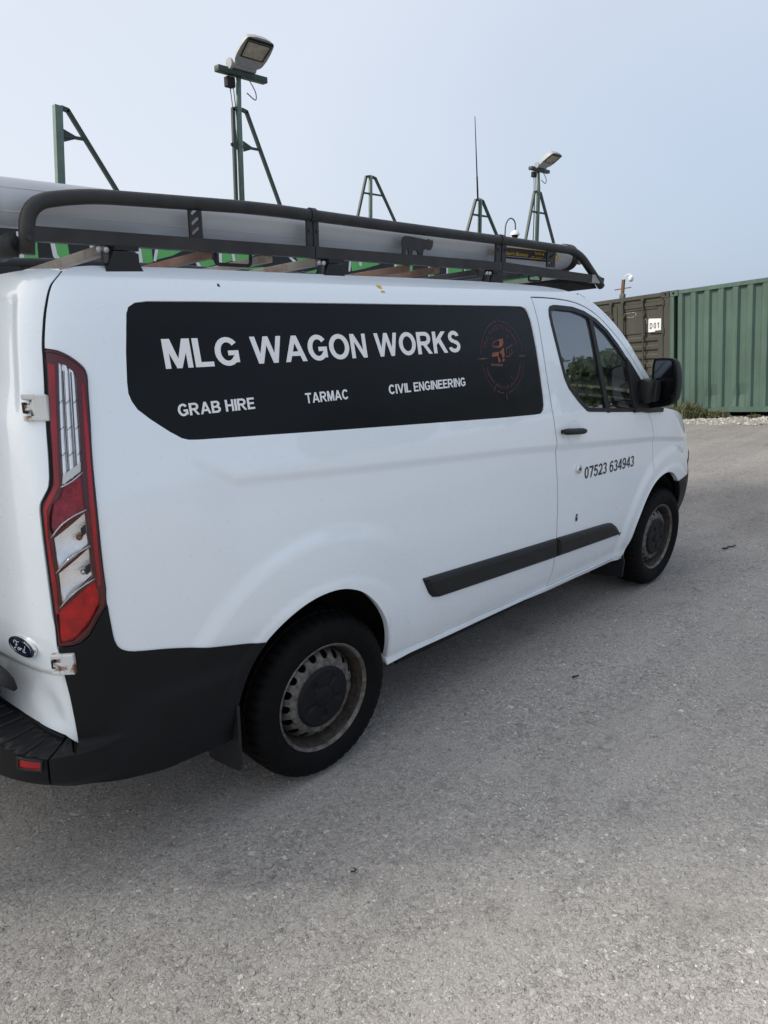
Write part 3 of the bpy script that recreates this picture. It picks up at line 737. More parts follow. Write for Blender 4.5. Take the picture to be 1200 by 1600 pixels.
# --- front door
ARF=smooth_line([(-.485,.345),(-.442,.418),(-.428,.514),(-.400,.595),(-.349,.676),(-.271,.747),(-.175,.790),(-.06,.800),(.04,.775),(.11,.735),(.148,.704),(.19,.64),(.24,.52),(.26,.40),(.262,.30)],3)
ARF_d=[p for p in ARF if p[0]<-.2705]; ARF_f=[p for p in ARF if -.2715<p[0]<.1485]; ARF_b=[p for p in ARF if p[0]>.1475]
DF=smooth_line([(1.222,-.405),(1.178,-.372),(1.132,-.346),(1.066,-.318),(1.007,-.302),(.928,-.282),(.853,-.273),(.748,-.271)],3)
door=[(-1.350,.360),(-1.1,.355),(-.8,.346),(-.485,.336)]+ARF_d[1:]+[(x-.004,z) for z,x in DF[::-1]]+[(-.400,1.30),(-.395,1.385)]
door+=[(x,z-.003) for x,z in DT[::-1] if x>-1.490]
door+=[(x+.0045,z) for z,x in BPs[::-1]]
DWIN=[(-1.386,1.735),(-1.389,1.775),(-1.381,1.806),(-1.365,1.820),(-1.335,1.825),(-1.297,1.825),(-1.158,1.818),(-1.046,1.797),(-.937,1.757),(-.823,1.694),(-.72,1.617),(-.63,1.540),(-.54,1.455),(-.48,1.39),(-.46,1.35),(-.47,1.28),(-.52,1.240),(-.60,1.239),(-.80,1.257),(-1.02,1.279),(-1.092,1.286),(-1.115,1.291),(-1.150,1.313),(-1.203,1.352),(-1.280,1.420),(-1.313,1.474),(-1.340,1.561),(-1.366,1.655)]
door_p=panel('front_door',door,[DWIN],M['white'],van,0,.020,.03,hole_flange=.02,edge=.018,extra=clear(crease_pts(-1.45,-.26),[door,DWIN]))
door_l=mirrored(door_p)
seal_in=grow(DWIN,-.020)
seal=panel('window_seal',grow(DWIN,.002),[seal_in],M['trim'],door_p,.0025,.012,.012,edge=.012)
gl=panel('door_window',grow(seal_in,.006),[],M['glass'],door_p,-.010,.05,0,edge=.03)
mirrored(seal,'window_seal').parent=door_l; mirrored(gl,'door_window').parent=door_l
panel('window_divider',[(-1.010,1.785),(-.978,1.772),(-.872,1.258),(-.910,1.262)],[],M['trim'],door_p,.001,.02,.014,edge=.02)
panel('mirror_sail',[(-.64,1.545),(-.60,1.515),(-.50,1.425),(-.455,1.375),(-.455,1.30),(-.49,1.25),(-.585,1.236),(-.60,1.30),(-.615,1.42)],[],M['trim'],door_p,.008,.02,.018,edge=.02)
skin_caps('lettering','07523 634943',-1.126,.928,.582,.0640,M['ink'],door_p,.0012,-.031)
# handle: dished cup behind a black grip
def cup(a,z,rx,rz):
    P=[(a+rx*math.cos(2*math.pi*k/28),z+rz*math.sin(2*math.pi*k/28)) for k in range(28)]
    return P
hb=panel('handle_cup',cup(-1.262,1.198,.060,.060),[],M['white'],door_p,.0015,.012,.0,fn=lambda a,z:surf(a,z,.0015-.016*max(0,1-((a+1.262)/.058)**2-((z-1.198)/.058)**2)**.7))
b=MB(); hp=[surf(-1.392+.20*t,1.213-.018*t,.030-.004*(2*t-1)**2) for t in [i/8 for i in range(9)]]
b.tube(hp,[.013,.0165,.017,.0168,.0165,.0165,.0165,.016,.012],12); hd=b.build('door_handle',M['trim'],door_p,True)
for v in hd.data.vertices: pass
b=MB()
for t in (.08,.92):
    q=Vector(surf(-1.392+.20*t,1.213-.018*t,.0)); w=Vector(surf(-1.392+.20*t,1.213-.018*t,.03)); b.tube([q,w],.011,10)
b.split('handle_mount',M['trim'],door_p,True)
def disc_on(name,a,z,r,h,m,parent,n=24,off=0.):
    p,nn=tplane(a,z,off); b=MB(); b.tube([p-nn*.004,p+nn*h*.7,p+nn*h],[r,r,r*.82],n); return b.build(name,m,parent,auto=True)
lk=disc_on('door_lock',-1.199,.994,.024,.016,M['chrome'],door_p); disc_on('lock_core',-1.199,.994,.0085,.0185,M['gloss'],door_p,16)
b=MB(); p,nn=tplane(-1.182,.723,0)
b.prism([(.009*math.cos(t),.024*(1 if math.sin(t)>0 else -1)*.5+.009*math.sin(t)) for t in [2*math.pi*k/20 for k in range(20)]],p-nn*.002,(1,0,0),(0,0,1),nn,.005)
kh=b.build('key_plate',M['gloss'],door_p); disc_on('key_slot',-1.182,.729,.0055,.0068,M['alu'],door_p,12)
# black rubber seals that show in the shut lines
def seal_line(pts,off,r,parent=van):
    e=MB(); e.tube([surf(a,z,off) for a,z in dens(pts,.03,False)],r,6); return e.build('door_seal',M['cavity'],parent,True)
seal_line([(x,z) for z,x in BPs],-.0075,.0060); seal_line(DT,-.0070,.0055); seal_line(GAPR+TIN[1:],-.010,.0095)
DFS=smooth_line([(1.222,-.405),(1.178,-.372),(1.132,-.346),(1.066,-.318),(1.007,-.302),(.928,-.282),(.853,-.273),(.760,-.271)],3)
seal_line([(x,z) for z,x in DFS],-.0075,.0058)
seal_line([(-1.345,.3585),(-1.1,.353),(-.8,.344),(-.49,.334)],-.006,.005)
# --- front wing, nose, bonnet
FT=[(-.33,1.225),(-.2,1.220),(-.05,1.20),(.15,1.165),(.4,1.11),(.6,1.06),(.8,1.02),(1.0,1.0),(1.25,.99),(A1-.001,.985)]
wing=[(x+.004,z) for z,x in DF[::-1]]
wing=ARF_f[::-1][:0]+[(x+.004,z) for z,x in DF[::-1]]+FT[:6]+[(.60,.98),(.50,.86),(.42,.70),(.30,.712)]+ARF_f[::-1]
wing_p=panel('front_wing',wing,[],M['white'],van,0,.02,.03,edge=.018,extra=clear(crease_pts(-.33,.5)+flare_pts(0,.36,.545,60,130),[wing])); mirrored(wing_p)
hl=[(.605,.98),(.505,.86),(.56,.82),(.75,.80),(1.0,.82),(1.05,.90),(1.0,.985),(.80,1.005),(.62,1.04)]
hl_p=panel('headlight',hl,[],M['frost'],van,.002,.03,.02); mirrored(hl_p)
bmp=[(.150,.702),(.30,.710),(.42,.697),(.505,.855),(.56,.815),(.75,.795),(1.0,.815),(1.05,.90),(1.0,.985),(1.2,.98),(A1-.001,.98),(A1-.001,.25),(.6,.25),(.30,.28)]+ARF_b[::-1]
bm_p=panel('front_bumper',bmp,[],M['plastic'],van,.004,.03,.03); mirrored(bm_p)
# bonnet, windscreen, roof lofts from flank edge to flank edge
def loft(name,rows,m,parent,smooth=True):
    k=len(rows[0]); V=[p for r in rows for p in r]; F=[]
    for i in range(len(rows)-1):
        for j in range(k-1): F.append((i*k+j,i*k+j+1,(i+1)*k+j+1,(i+1)*k+j))
    o=mesh(name,V,F,m,parent,smooth); return o
rows=[]
for a,z in dens(FT,.06,False):
    p=Vector(surf(a,z,-.001)); cx=p.x+(.10*abs(p.y)/.9 if p.x>.3 else 0); row=[]
    for j in range(17):
        t=-1+2*j/16; y=-p.y*t*-1
        row.append((p.x+(cx-p.x)*(1-t*t)*.3,p.y*-t*-1 if False else -abs(p.y)*-t,p.z+.07*(1-abs(t)**2.6)))
    rows.append(row)
loft('bonnet',rows,M['white'],van)
# windscreen: pillar edge to pillar edge, bowed forward
wr=[];AL=[(-.25,1.30)]+ATOP+[(-1.05,1.880)]
for a,z in dens(smooth_line(AL,2),.05,False):
    p=Vector(surf(a,z,0)); row=[]
    for j in range(21):
        t=-1+2*j/20; bow=(1-t*t)
        row.append((p.x+.018+.20*bow*(1-(z-1.3)*.3),abs(p.y)*.965*t,p.z-.005+.055*bow))
    wr.append(row)
loft('windscreen',wr,M['glass'],van)
# pillar return from flank to the glass
for sgn in (1,-1):
    rr=[]
    for a,z in dens(smooth_line(AL,2),.03,False):
        p=Vector(surf(a,z,0)); g=Vector((p.x+.030,-abs(p.y)*.958,p.z+.004))
        m1=Vector((p.x+.014,p.y*.992,p.z+.010)); rr.append([(q.x,q.y*sgn,q.z) for q in ((p,m1,g) if sgn>0 else (g,m1,p))])
    loft('windscreen_pillar',rr,M['white'],van)
cw=[]
for x0,z0,b0 in ((-.30,1.30,.20),(-.16,1.235,.22),(-.02,1.255,.12)):
    cw.append([(x0+b0*(1-(j/10-1)**2),.89*(j/10-1),z0+.05*(1-(j/10-1)**2)-.01) for j in range(21)])
loft('scuttle_panel',cw,M['trim'],van)
rows=[]
XS=[-3.72,-3.69,-3.66,-3.6,-3.5,-3.3,-3.0,-2.6,-2.2,-1.8,-1.5,-1.3,-1.2,-1.12,-1.05]
for a in XS:
    p=Vector(surf(a,ZT(a),0)); row=[]
    for j in range(33):
        t=-1+2*j/32; q=1-abs(t)**3
        rib=.006*(sst(.0,.25,math.sin((abs(t)*.9+.08)*math.pi*5)) if abs(t)<.85 and a<-1.3 and a>-3.6 else 0)
        bow=(.16*(1-t*t) if a>-1.25 else 0)*sst(-1.3,-1.05,a)
        row.append((p.x+bow,abs(p.y)*t,p.z+.012*q-(.004*q if a<-3.68 else 0)-rib))
    rows.append(row)
loft('roof',rows,M['white'],van)
# --- sill strip under door and flank
def sill_fn(a,z): 
    t=(z-.322)/.06
    return surf(a,z,.006*math.sin(max(0,min(1,t))*math.pi))
sl=[(-2.588,.350),(-2.45,.356),(-2.2,.352),(-1.9,.350),(-1.58,.345),(-1.34,.330),(-.9,.318),(-.486,.310)]
st=[(-.486,.332),(-.8,.342),(-1.1,.351),(-1.35,.357),(-1.647,.362),(-1.909,.372),(-2.29,.377),(-2.47,.383),(-2.588,.382)]
sill=panel('sill',sl+st,[],M['white'],van,.0,.012,.04,fn=sill_fn,edge=.02); mirrored(sill)
# --- side rubbing strips
def raised(name,poly,inset,h,m,parent,off=.003):
    A=sum(poly[i][0]*poly[(i+1)%len(poly)][1]-poly[(i+1)%len(poly)][0]*poly[i][1] for i in range(len(poly)))
    o=dens(poly if A>0 else poly[::-1],.02); ins=grow(o,-inset); ed=grow(o,-inset*.30); V=[];F=[];n=len(o)
    for loop,d in ((o,-.006),(o,off),(ed,off+h*.62),(ins,off+h)):
        V+=[surf(a,z,d) for a,z in loop]
    for r in range(3):
        for k in range(n): F.append((r*n+k,r*n+(k+1)%n,(r+1)*n+(k+1)%n,(r+1)*n+k))
    V2,F2=cdt(ins,[],.04); b=len(V); V+=[surf(a,z,off+h) for a,z in V2]; F+=[tuple(b+q for q in f) for f in F2]
    bm=bmesh.new(); vs=[bm.verts.new(v) for v in V]
    for f in F:
        try: bm.faces.new([vs[q] for q in f])
        except ValueError: pass
    bmesh.ops.remove_doubles(bm,verts=bm.verts,dist=1e-5); me=bpy.data.meshes.new(name); bm.to_mesh(me); bm.free(); me.materials.append(m)
    ob=link(bpy.data.objects.new(name,me),parent); autosmooth(ob,16); return ob
TR=[(-2.424,.709),(-1.381,.650),(-1.348,.536),(-2.31,.591),(-2.352,.603),(-2.378,.628),(-2.408,.680)]
TF=[(-1.372,.6495),(-.86,.617),(-.80,.611),(-.755,.600),(-.69,.566),(-.610,.499),(-1.338,.5365)]
for nm,T in (('side_moulding',TR),('side_moulding',TF)):
    o=raised(nm,T,.022,.016,M['trim'],van); mirrored(o)
# --- rear doors
DENT=(-3.94,.66)
def rdoor(a,z):
    d=-.0
    e=-3.922-a
    d-=.010*sst(0,.040,e)*sst(1.46,1.60,z+.3*(a+3.93))*(1-sst(1.822,1.852,z))
    d-=.008*(1-sst(.768,.792,z-(a+3.9)*.02))*sst(.60,.76,z)
    d-=.012*math.exp(-((a-DENT[0])/.05)**2-((z-DENT[1]+.6*(a-DENT[0]))/.06)**2)
    d-=.004*math.exp(-((a+3.93)/.03)**2-((z-.62)/.03)**2)
    return surf(a,z,d)
DEDGE=[(-3.888,.866),(-3.880,.780),(-3.872,.713),(-3.866,.627),(-3.861,.541)]
rd=[(x-.011,z) for x,z in GAPR]+[(x-.010,z) for x,z in TIN[1:-3]]+[(x-.006,z) for x,z in TIN[-3:]]+DEDGE[1:]+[(-3.90,.572),(-4.0,.598),(-4.1,.605),(A0+.01,.606),(A0+.01,1.905),(-4.0,1.905),(-3.80,1.910)]
rd_p=panel('rear_door',rd,[],M['white'],van,0,.012,.03,fn=rdoor,edge=.012); rd_l=mirrored(rd_p)
# cap that rolls the door tops into the roof
cap=[]
for a in [A0+.01+(-3.73-A0-.01)*i/24 for i in range(25)]:
    p=Vector(surf(a,1.905,-.001)); q=Vector((max(p.x+.03,-3.725),p.y*.90,1.912+.012*(1-abs(p.y)/.9))); m_=(p*.45+q*.55)+Vector((-.006,0,.004))
    cap.append([tuple(p),tuple(m_),tuple(q)])
loft('door_top_cap',cap,M['white'],rd_p); mirrored(bpy.data.objects['door_top_cap']).parent=rd_l
# hinges
def hinge(a,z,w,h,m):
    p,n=tplane(a,z,0); t=Vector((0,0,1)).cross(n).normalized(); rot=Matrix((t,n*-1,Vector((0,0,1)))).transposed()
    e=MB(); e.box(p+n*.006+t*.012,(w*.55,.022,h),rot,.004); e.box(p+n*.006-t*.016,(w*.35,.02,h*.22),rot,.003)
    for s in (-1,1): e.box(p+n*.007-t*w*.22+Vector((0,0,s*h*.40)),(w*.5,.022,h*.20),rot,.003)
    o=e.build('door_hinge',M['hinge'],rd_p)
    k=MB(); k.tube([p+n*.004-t*w*.13+Vector((0,0,-h*.3)),p+n*.004-t*w*.13+Vector((0,0,h*.3))],.0085,12); k.build('hinge_pin',m,rd_p,True)
    k=MB(); k.box(p+n*.006-t*w*.42,(.012,.014,h*.42),rot,.003); k.build('hinge_stop',M['trim'],rd_p)
    return o
hinge(-3.873,1.543,.074,.072,M['alu']); hinge(-3.876,.817,.070,.064,M['slat_rust'])
# badge
p,n=tplane(-4.028,.846,0); t=Vector((0,0,1)).cross(n).normalized(); up=n.cross(t)
def oval(rx,rz,k=40): return [(rx*math.cos(2*math.pi*i/k),rz*math.sin(2*math.pi*i/k)) for i in range(k)]
e=MB(); e.prism(oval(.068,.030),p-n*.002,t,up,n,.010); bd=e.build('badge',M['chrome'],rd_p,auto=True)
e=MB(); e.prism(oval(.061,.0255),p+n*.006,t,up,n,.004); e.build('badge_field',M['badge'],rd_p,auto=True)
SCR=[[(-.034,.006),(-.037,.011),(-.030,.015),(-.018,.012),(-.008,.014)],[(-.020,.013),(-.024,.002),(-.029,-.009),(-.036,-.008)],[(-.029,.002),(-.016,.003)],[(-.012,-.003),(-.017,-.007),(-.012,-.012),(-.007,-.007),(-.012,-.003)],[(-.005,-.012),(-.002,-.003),(.001,-.005),(.006,-.003)],[(.016,-.004),(.010,-.006),(.010,-.012),(.017,-.009)],[(.024,.009),(.018,-.004),(.016,-.011),(.024,-.011)]]
e=MB()
for st in SCR: e.tube([p+n*.0105+t*(x+.003)+up*(y*1.05) for x,y in smooth_line(st,4)],.00085,6)
e.build('badge_script',M['letter'],rd_p,True)
e=MB(); e.tube([p+n*.0101+t*x+up*y for x,y in oval(.055,.0215)+[(.055,0)]],.0005,5,False); e.build('badge_line',M['chrome'],rd_p,True)
# --- dark rear corner cladding and bumper
def bumpD(a,z):
    D=table_bd(a); zs=.556+min(.040,.26*max(0,-3.92-a)); k=1-sst(zs-.014,zs-.002,z)
    soft=sst(-3.83,-3.70,a)
    k2=1-sst(.46,.66,z)
    kk=k*(1-soft)+k2*soft
    low=1-.80*(1-sst(.38,.462,z))*(1-soft)-.75*(1-sst(.30,.46,z))*soft
    cre=.010*(1-sst(.60,.665,z+.03*(a+3.5)))*sst(-3.74,-3.60,a)*(1-sst(-3.40,-3.28,a))
    return surf(a,z,.005+D*kk*low+cre)
table_bd=table([(-4.8,.15),(-4.2,.125),(-4.05,.108),(-3.95,.080),(-3.88,.054),(-3.82,.036),(-3.75,.020),(-3.6,.010),(-3.3,.002)])
cl=CLT+ARC_lo[::-1]+[(-3.40,.340),(-3.6,.342),(-3.726,.360),(-3.84,.395),(-3.911,.408)]+[(-3.911,.535),(-3.896,.562),(-3.861,.541)]+DEDGE[::-1]+[(-3.846,.868),(-3.826,.873),(-3.801,.893),(-3.772,.942)]
clad=panel('bumper_corner',cl,[],M['plastic'],van,0,.011,.035,fn=bumpD,edge=.012); mirrored(clad)
# centre bumper with tread plate
cb=[(-3.916,.408),(-3.916,.535),(-3.902,.566),(-4.0,.594),(-4.1,.602),(A0+.001,.603),(A0+.001,.412)]
cbp=panel('rear_bumper',cb,[],M['plastic'],van,0,.008,.035,fn=bumpD,edge=.010)
cbl=mirrored(cbp)
for i in range(9):
    a=-3.955-.062*i
    zz=.556+min(.040,.26*max(0,-3.92-a)); P=[Vector(bumpD(a-.012*q,z))+Vector((0,0,.0015)) for q,z in ((0,zz-.003),(.5,zz-.0075),(1,zz-.012))]
    e=MB(); e.tube(P,.0035,6); e.build('tread_rib',M['trim'],cbp)
rf=panel('reflector',[(-3.974,.5405),(-3.924,.535),(-3.926,.507),(-3.976,.509)],[],M['red_mid'],cbp,0,.02,.01,fn=lambda a,z:tuple(Vector(bumpD(a,z))+Vector((-.004,-.003,0))))
fr=[(-3.979,.546),(-3.921,.540),(-3.923,.501),(-3.981,.503)]
panel('reflector_surround',fr,[[(-3.974,.5405),(-3.924,.535),(-3.926,.507),(-3.976,.509)]],M['trim'],cbp,0,.01,.01,fn=lambda a,z:tuple(Vector(bumpD(a,z))+Vector((-.007,-.006,0))))
# --- tail light
tl=TOUT+[(-3.772,.942),(-3.801,.896),(-3.826,.875),(-3.846,.870)]+TIN[::-1]
tl=[tl[0]]+[q for i,q in enumerate(tl[1:]) if math.dist(q,tl[i])>1e-4]
if math.dist(tl[0],tl[-1])<1e-3: tl.pop()
lens_top=[(-3.801,1.662),(-3.776,1.655),(-3.752,1.637),(-3.745,1.620),(-3.751,1.543),(-3.755,1.478),(-3.760,1.430),(-3.771,1.366),(-3.829,1.331),(-3.817,1.504),(-3.810,1.588)]
lens_mid=[(-3.829,1.326),(-3.770,1.360),(-3.776,1.262),(-3.869,1.197),(-3.877,1.220),(-3.874,1.251),(-3.862,1.286),(-3.842,1.302)]
lens_c1=[(-3.869,1.190),(-3.776,1.256),(-3.778,1.162),(-3.866,1.096)]
lens_c2=[(-3.867,1.090),(-3.778,1.156),(-3.777,1.068),(-3.866,.994)]
lens_bot=[(-3.884,.968),(-3.866,.988),(-3.774,1.060),(-3.763,1.008),(-3.766,.979),(-3.800,.923),(-3.833,.894),(-3.845,.884),(-3.882,.880)]
def orient(P): return P
openings=[lens_top,lens_mid,lens_c1,lens_c2,lens_bot]
tlp=panel('tail_light',grow(tl,-.0035),[grow(P,-.0012) for P in openings],M['red_dark'],van,.0055,.008,.03,edge=.008,hole_flange=.010)
def bowl(P,deep,rib=.0,per=.007,ang=60,cxo=.0,czo=.0):
    ca=sum(p[0] for p in P)/len(P)+cxo; cz_=sum(p[1] for p in P)/len(P)+czo; rx=max(abs(p[0]-ca) for p in P)*1.12; rz=max(abs(p[1]-cz_) for p in P)*1.12; c,s_=math.cos(R(ang)),math.sin(R(ang))
    return lambda a,z: surf(a,z,-.002-deep*max(0,1-((a-ca)/rx)**2-((z-cz_)/rz)**2)+rib*math.sin(2*math.pi*(a*c+z*s_)/per))
panel('reverse_lens',lens_top,[],M['frost'],tlp,.0,.0030,0,fn=lambda a,z: surf(a,z,-.004+.0045*abs(math.sin(math.pi*(a-.070*(z-1.36)+3.8065)/.0215))),edge=.005)
panel('stop_lens',lens_mid,[],M['pink'],tlp,.0,.0030,0,fn=bowl(lens_mid,.016,.0006,.0065,12,-.01,-.01),edge=.006)
panel('clear_lens',lens_c1,[],M['frost'],tlp,.0,.0024,0,fn=bowl(lens_c1,.020,.0007,.0066,62,.012,.01),edge=.006)
panel('clear_lens',lens_c2,[],M['frost'],tlp,.0,.0024,0,fn=bowl(lens_c2,.020,.0007,.0066,62,.012,.01),edge=.006)
panel('fog_lens',lens_bot,[],M['red'],tlp,.0,.0030,0,fn=bowl(lens_bot,.014,.0005,.0062,50,.012,.0),edge=.006)
cover=[(-3.842,1.672),(-3.797,1.672),(-3.757,1.648),(-3.738,1.618),(-3.745,1.50),(-3.755,1.40),(-3.763,1.25),(-3.767,1.10),(-3.758,1.00),(-3.766,.965),(-3.80,.915),(-3.835,.888),(-3.884,.882),(-3.884,1.06),(-3.878,1.26),(-3.846,1.335),(-3.838,1.45)]
panel('lens_cover',cover,[],M['lampcover'],tlp,.0105,.012,0,edge=.012)
lit_l=[(-3.832,1.66),(-3.812,1.655),(-3.822,1.50),(-3.834,1.335),(-3.856,1.300),(-3.876,1.268),(-3.880,1.200),(-3.872,1.05),(-3.877,.975),(-3.882,.970),(-3.884,1.10),(-3.885,1.228),(-3.882,1.274),(-3.868,1.302),(-3.846,1.338),(-3.838,1.46)]
panel('light_band',lit_l,[],M['red_mid'],tlp,.0070,.006,.004,edge=.008)
lit_r=[(-3.735,1.60),(-3.727,1.60),(-3.735,1.46),(-3.748,1.30),(-3.756,1.15),(-3.759,1.04),(-3.768,1.04),(-3.766,1.16),(-3.760,1.30),(-3.748,1.44)]  # brighter red streak: the lens's inner reflection painted as colour
panel('light_band',lit_r,[],M['red_mid'],tlp,.0070,.006,.004,edge=.008)
def strip_on(name,pts,w,m,parent,off):
    e=MB(); e.tube([surf(a,z,off) for a,z in pts],w,8); return e.build(name,m,parent,True)
strip_on('lens_divider',smooth_line([(-3.872,1.193),(-3.845,1.225),(-3.810,1.248),(-3.772,1.262)],3),.0030,M['silver'],tlp,.0075)
strip_on('lens_divider',smooth_line([(-3.870,1.092),(-3.845,1.120),(-3.810,1.145),(-3.775,1.160)],3),.0030,M['silver'],tlp,.0075)
strip_on('lens_divider',smooth_line([(-3.872,.988),(-3.845,1.018),(-3.81,1.045),(-3.774,1.063)],3),.0026,M['silver'],tlp,.0075)
strip_on('lens_divider',smooth_line([(-3.832,1.329),(-3.80,1.343),(-3.768,1.364)],3),.0024,M['silver'],tlp,.0075)
for z in (1.42,1.49,1.56):
    for q in ((-3.823,-3.806),(-3.800,-3.783),(-3.776,-3.760)): strip_on('lens_rib',[(q[0]+.012*(z-1.4)/.2,z-.008),(q[1]+.012*(z-1.4)/.2,z+.002)],.0008,M['rack'],tlp,.0022)
for q in ((-3.8065,-3.788,1.365,1.64),(-3.7825,-3.763,1.375,1.635)): strip_on('lens_rib',[(q[0]+(q[1]-q[0])*i/8,q[2]+(q[3]-q[2])*i/8) for i in range(9)],.0012,M['rack'],tlp,.0016)
panel('lens_block',[(-3.827,1.336),(-3.772,1.368),(-3.768,1.392),(-3.822,1.362)],[],M['letter'],tlp,.0040,.01,.003)
strip_on('lens_outline',smooth_line([(-3.838,1.690),(-3.797,1.684),(-3.763,1.671),(-3.735,1.653),(-3.718,1.637),(-3.713,1.622),(-3.717,1.58),(-3.725,1.497),(-3.733,1.428),(-3.740,1.339),(-3.745,1.25),(-3.749,1.14),(-3.752,.98),(-3.776,.948),(-3.804,.905),(-3.828,.883),(-3.85,.877)],3),.0016,M['gloss'],tlp,.0060)
for z_,m_ in ((1.186,M['amber']),(1.086,M['silver'])):
    q_,n_=tplane(-3.800,z_,-.012); e=MB(); e.tube([q_,q_+n_*.010,q_+n_*.014],[.0085,.0085,.004],14); e.build('bulb',m_,tlp,True)
for zc in (1.225,1.115): panel('lens_shade',[(-3.795,zc-.012),(-3.781,zc-.002),(-3.782,zc-.028),(-3.795,zc-.036)],[],M['gloss'],tlp,.0106,.01,.002)
mirrored(tlp)
# --- arches, floor, interior shell
def tunnel(cx,r,y0,y1):
    e=MB(); V=[];F=[];n=30
    for i in range(n+1):
        t=R(1+178*i/n); V+= [(cx+r*math.cos(t),-y0,.36+r*math.sin(t)),(cx+r*math.cos(t),-y1,.36+r*math.sin(t))]
    for i in range(n): F.append((2*i,2*i+1,2*i+3,2*i+2))
    F.append(tuple(2*i+1 for i in range(n+1)))
    V2=[(x,-y,z) for x,y,z in V]; F2=[f[::-1] for f in F]
    e.add(V,F); e.add(V2,F2); e.split('wheel_arch_liner',M['cavity'],van)
tunnel(-2.915,.455,.925,.60); tunnel(-.11,.43,.915,.58)
e=MB(); e.box((-1.51,0,.36),(1.95,1.80,.12)); e.box((-3.58,0,.42),(.42,1.70,.10)); e.box((-1.5,0,.42),(4.4,1.12,.14)); e.split('floor_pan',M['cavity'],van)
# inner skin keeps daylight out of the load space
inner=[(-3.70,1.28),(-3.72,1.86),(-1.52,1.86),(-1.46,1.28),(-1.40,.42),(-2.44,.42),(-2.46,.86),(-3.38,.86),(-3.70,.88)]
ip=panel('inner_lining',inner,[],M['cavity'],van,-.045,.15,0); mirrored(ip)
e=MB(); e.box((-1.50,0,1.06),(.03,1.62,1.30)); e.build('bulkhead',M['dash'],van)
e=MB(); e.box((-3.74,0,1.15),(.02,1.60,1.2)); e.build('door_lining',M['cavity'],van)
inn=[(-1.35,.42),(-1.42,1.22),(-1.1,1.22),(-.45,1.18),(-.34,1.10),(-.33,.86),(-.47,.60),(-.52,.42)]
dp=panel('door_card',inn,[],M['dash'],van,-.06,.12,0); mirrored(dp)
# cab: seats, dash, wheel, clutter
def seat(y):
    e=MB(); e.box((-1.02,y,.78),(.50,.50,.16),None,.05); e.box((-1.27,y,1.10),(.14,.48,.62),Matrix.Rotation(R(-10),3,'Y'),.05); o=e.build('seat',M['seat'],van,auto=True)
    e=MB(); e.box((-1.36,y,1.50),(.09,.26,.18),Matrix.Rotation(R(-8),3,'Y'),.035); e.build('headrest',M['seat'],o,auto=True)
seat(-.45); seat(.10); seat(.52)
e=MB(); e.box((-.36,0,1.02),(.46,1.66,.34),Matrix.Rotation(R(6),3,'Y'),.06); e.box((-.52,-.42,1.16),(.22,.46,.12),None,.03); e.box((-.30,0,.70),(.35,1.6,.5)); e.build('dashboard',M['dash'],van,auto=True)
e=MB(); q=Matrix.Rotation(R(-62),3,'Y'); e.tube([Vector((-.74,-.43,1.12))+q@Vector((.19*math.cos(t),.19*math.sin(t),0)) for t in [2*math.pi*k/28 for k in range(29)]],.016,10,False)
for t in (90,210,330): e.tube([(-.74,-.43,1.12),Vector((-.74,-.43,1.12))+q@Vector((.18*math.cos(R(t)),.18*math.sin(R(t)),0))],.014,8)
e.tube([(-.74,-.43,1.12),(-.55,-.43,1.02)],.04,12); e.build('steering_wheel',M['dash'],van,auto=True)
def sheet(c,w,h,rx,rz,m):
    q=Matrix.Rotation(rz,3,'Z')@Matrix.Rotation(rx,3,'Y'); e=MB(); e.box(c,(w,h,.004),q); return e.build('paper_sheet',m,van)
sheet((-.42,-.05,1.30),.24,.21,R(68),R(20),M['paper']); sheet((-.60,-.62,1.245),.26,.20,R(10),R(30),M['card']); sheet((-.48,-.50,1.25),.24,.2,R(22),R(-25),M['paper']); sheet((-.34,-.35,1.24),.21,.28,R(8),R(60),M['card']); sheet((-.28,.35,1.25),.3,.21,R(12),R(10),M['paper'])
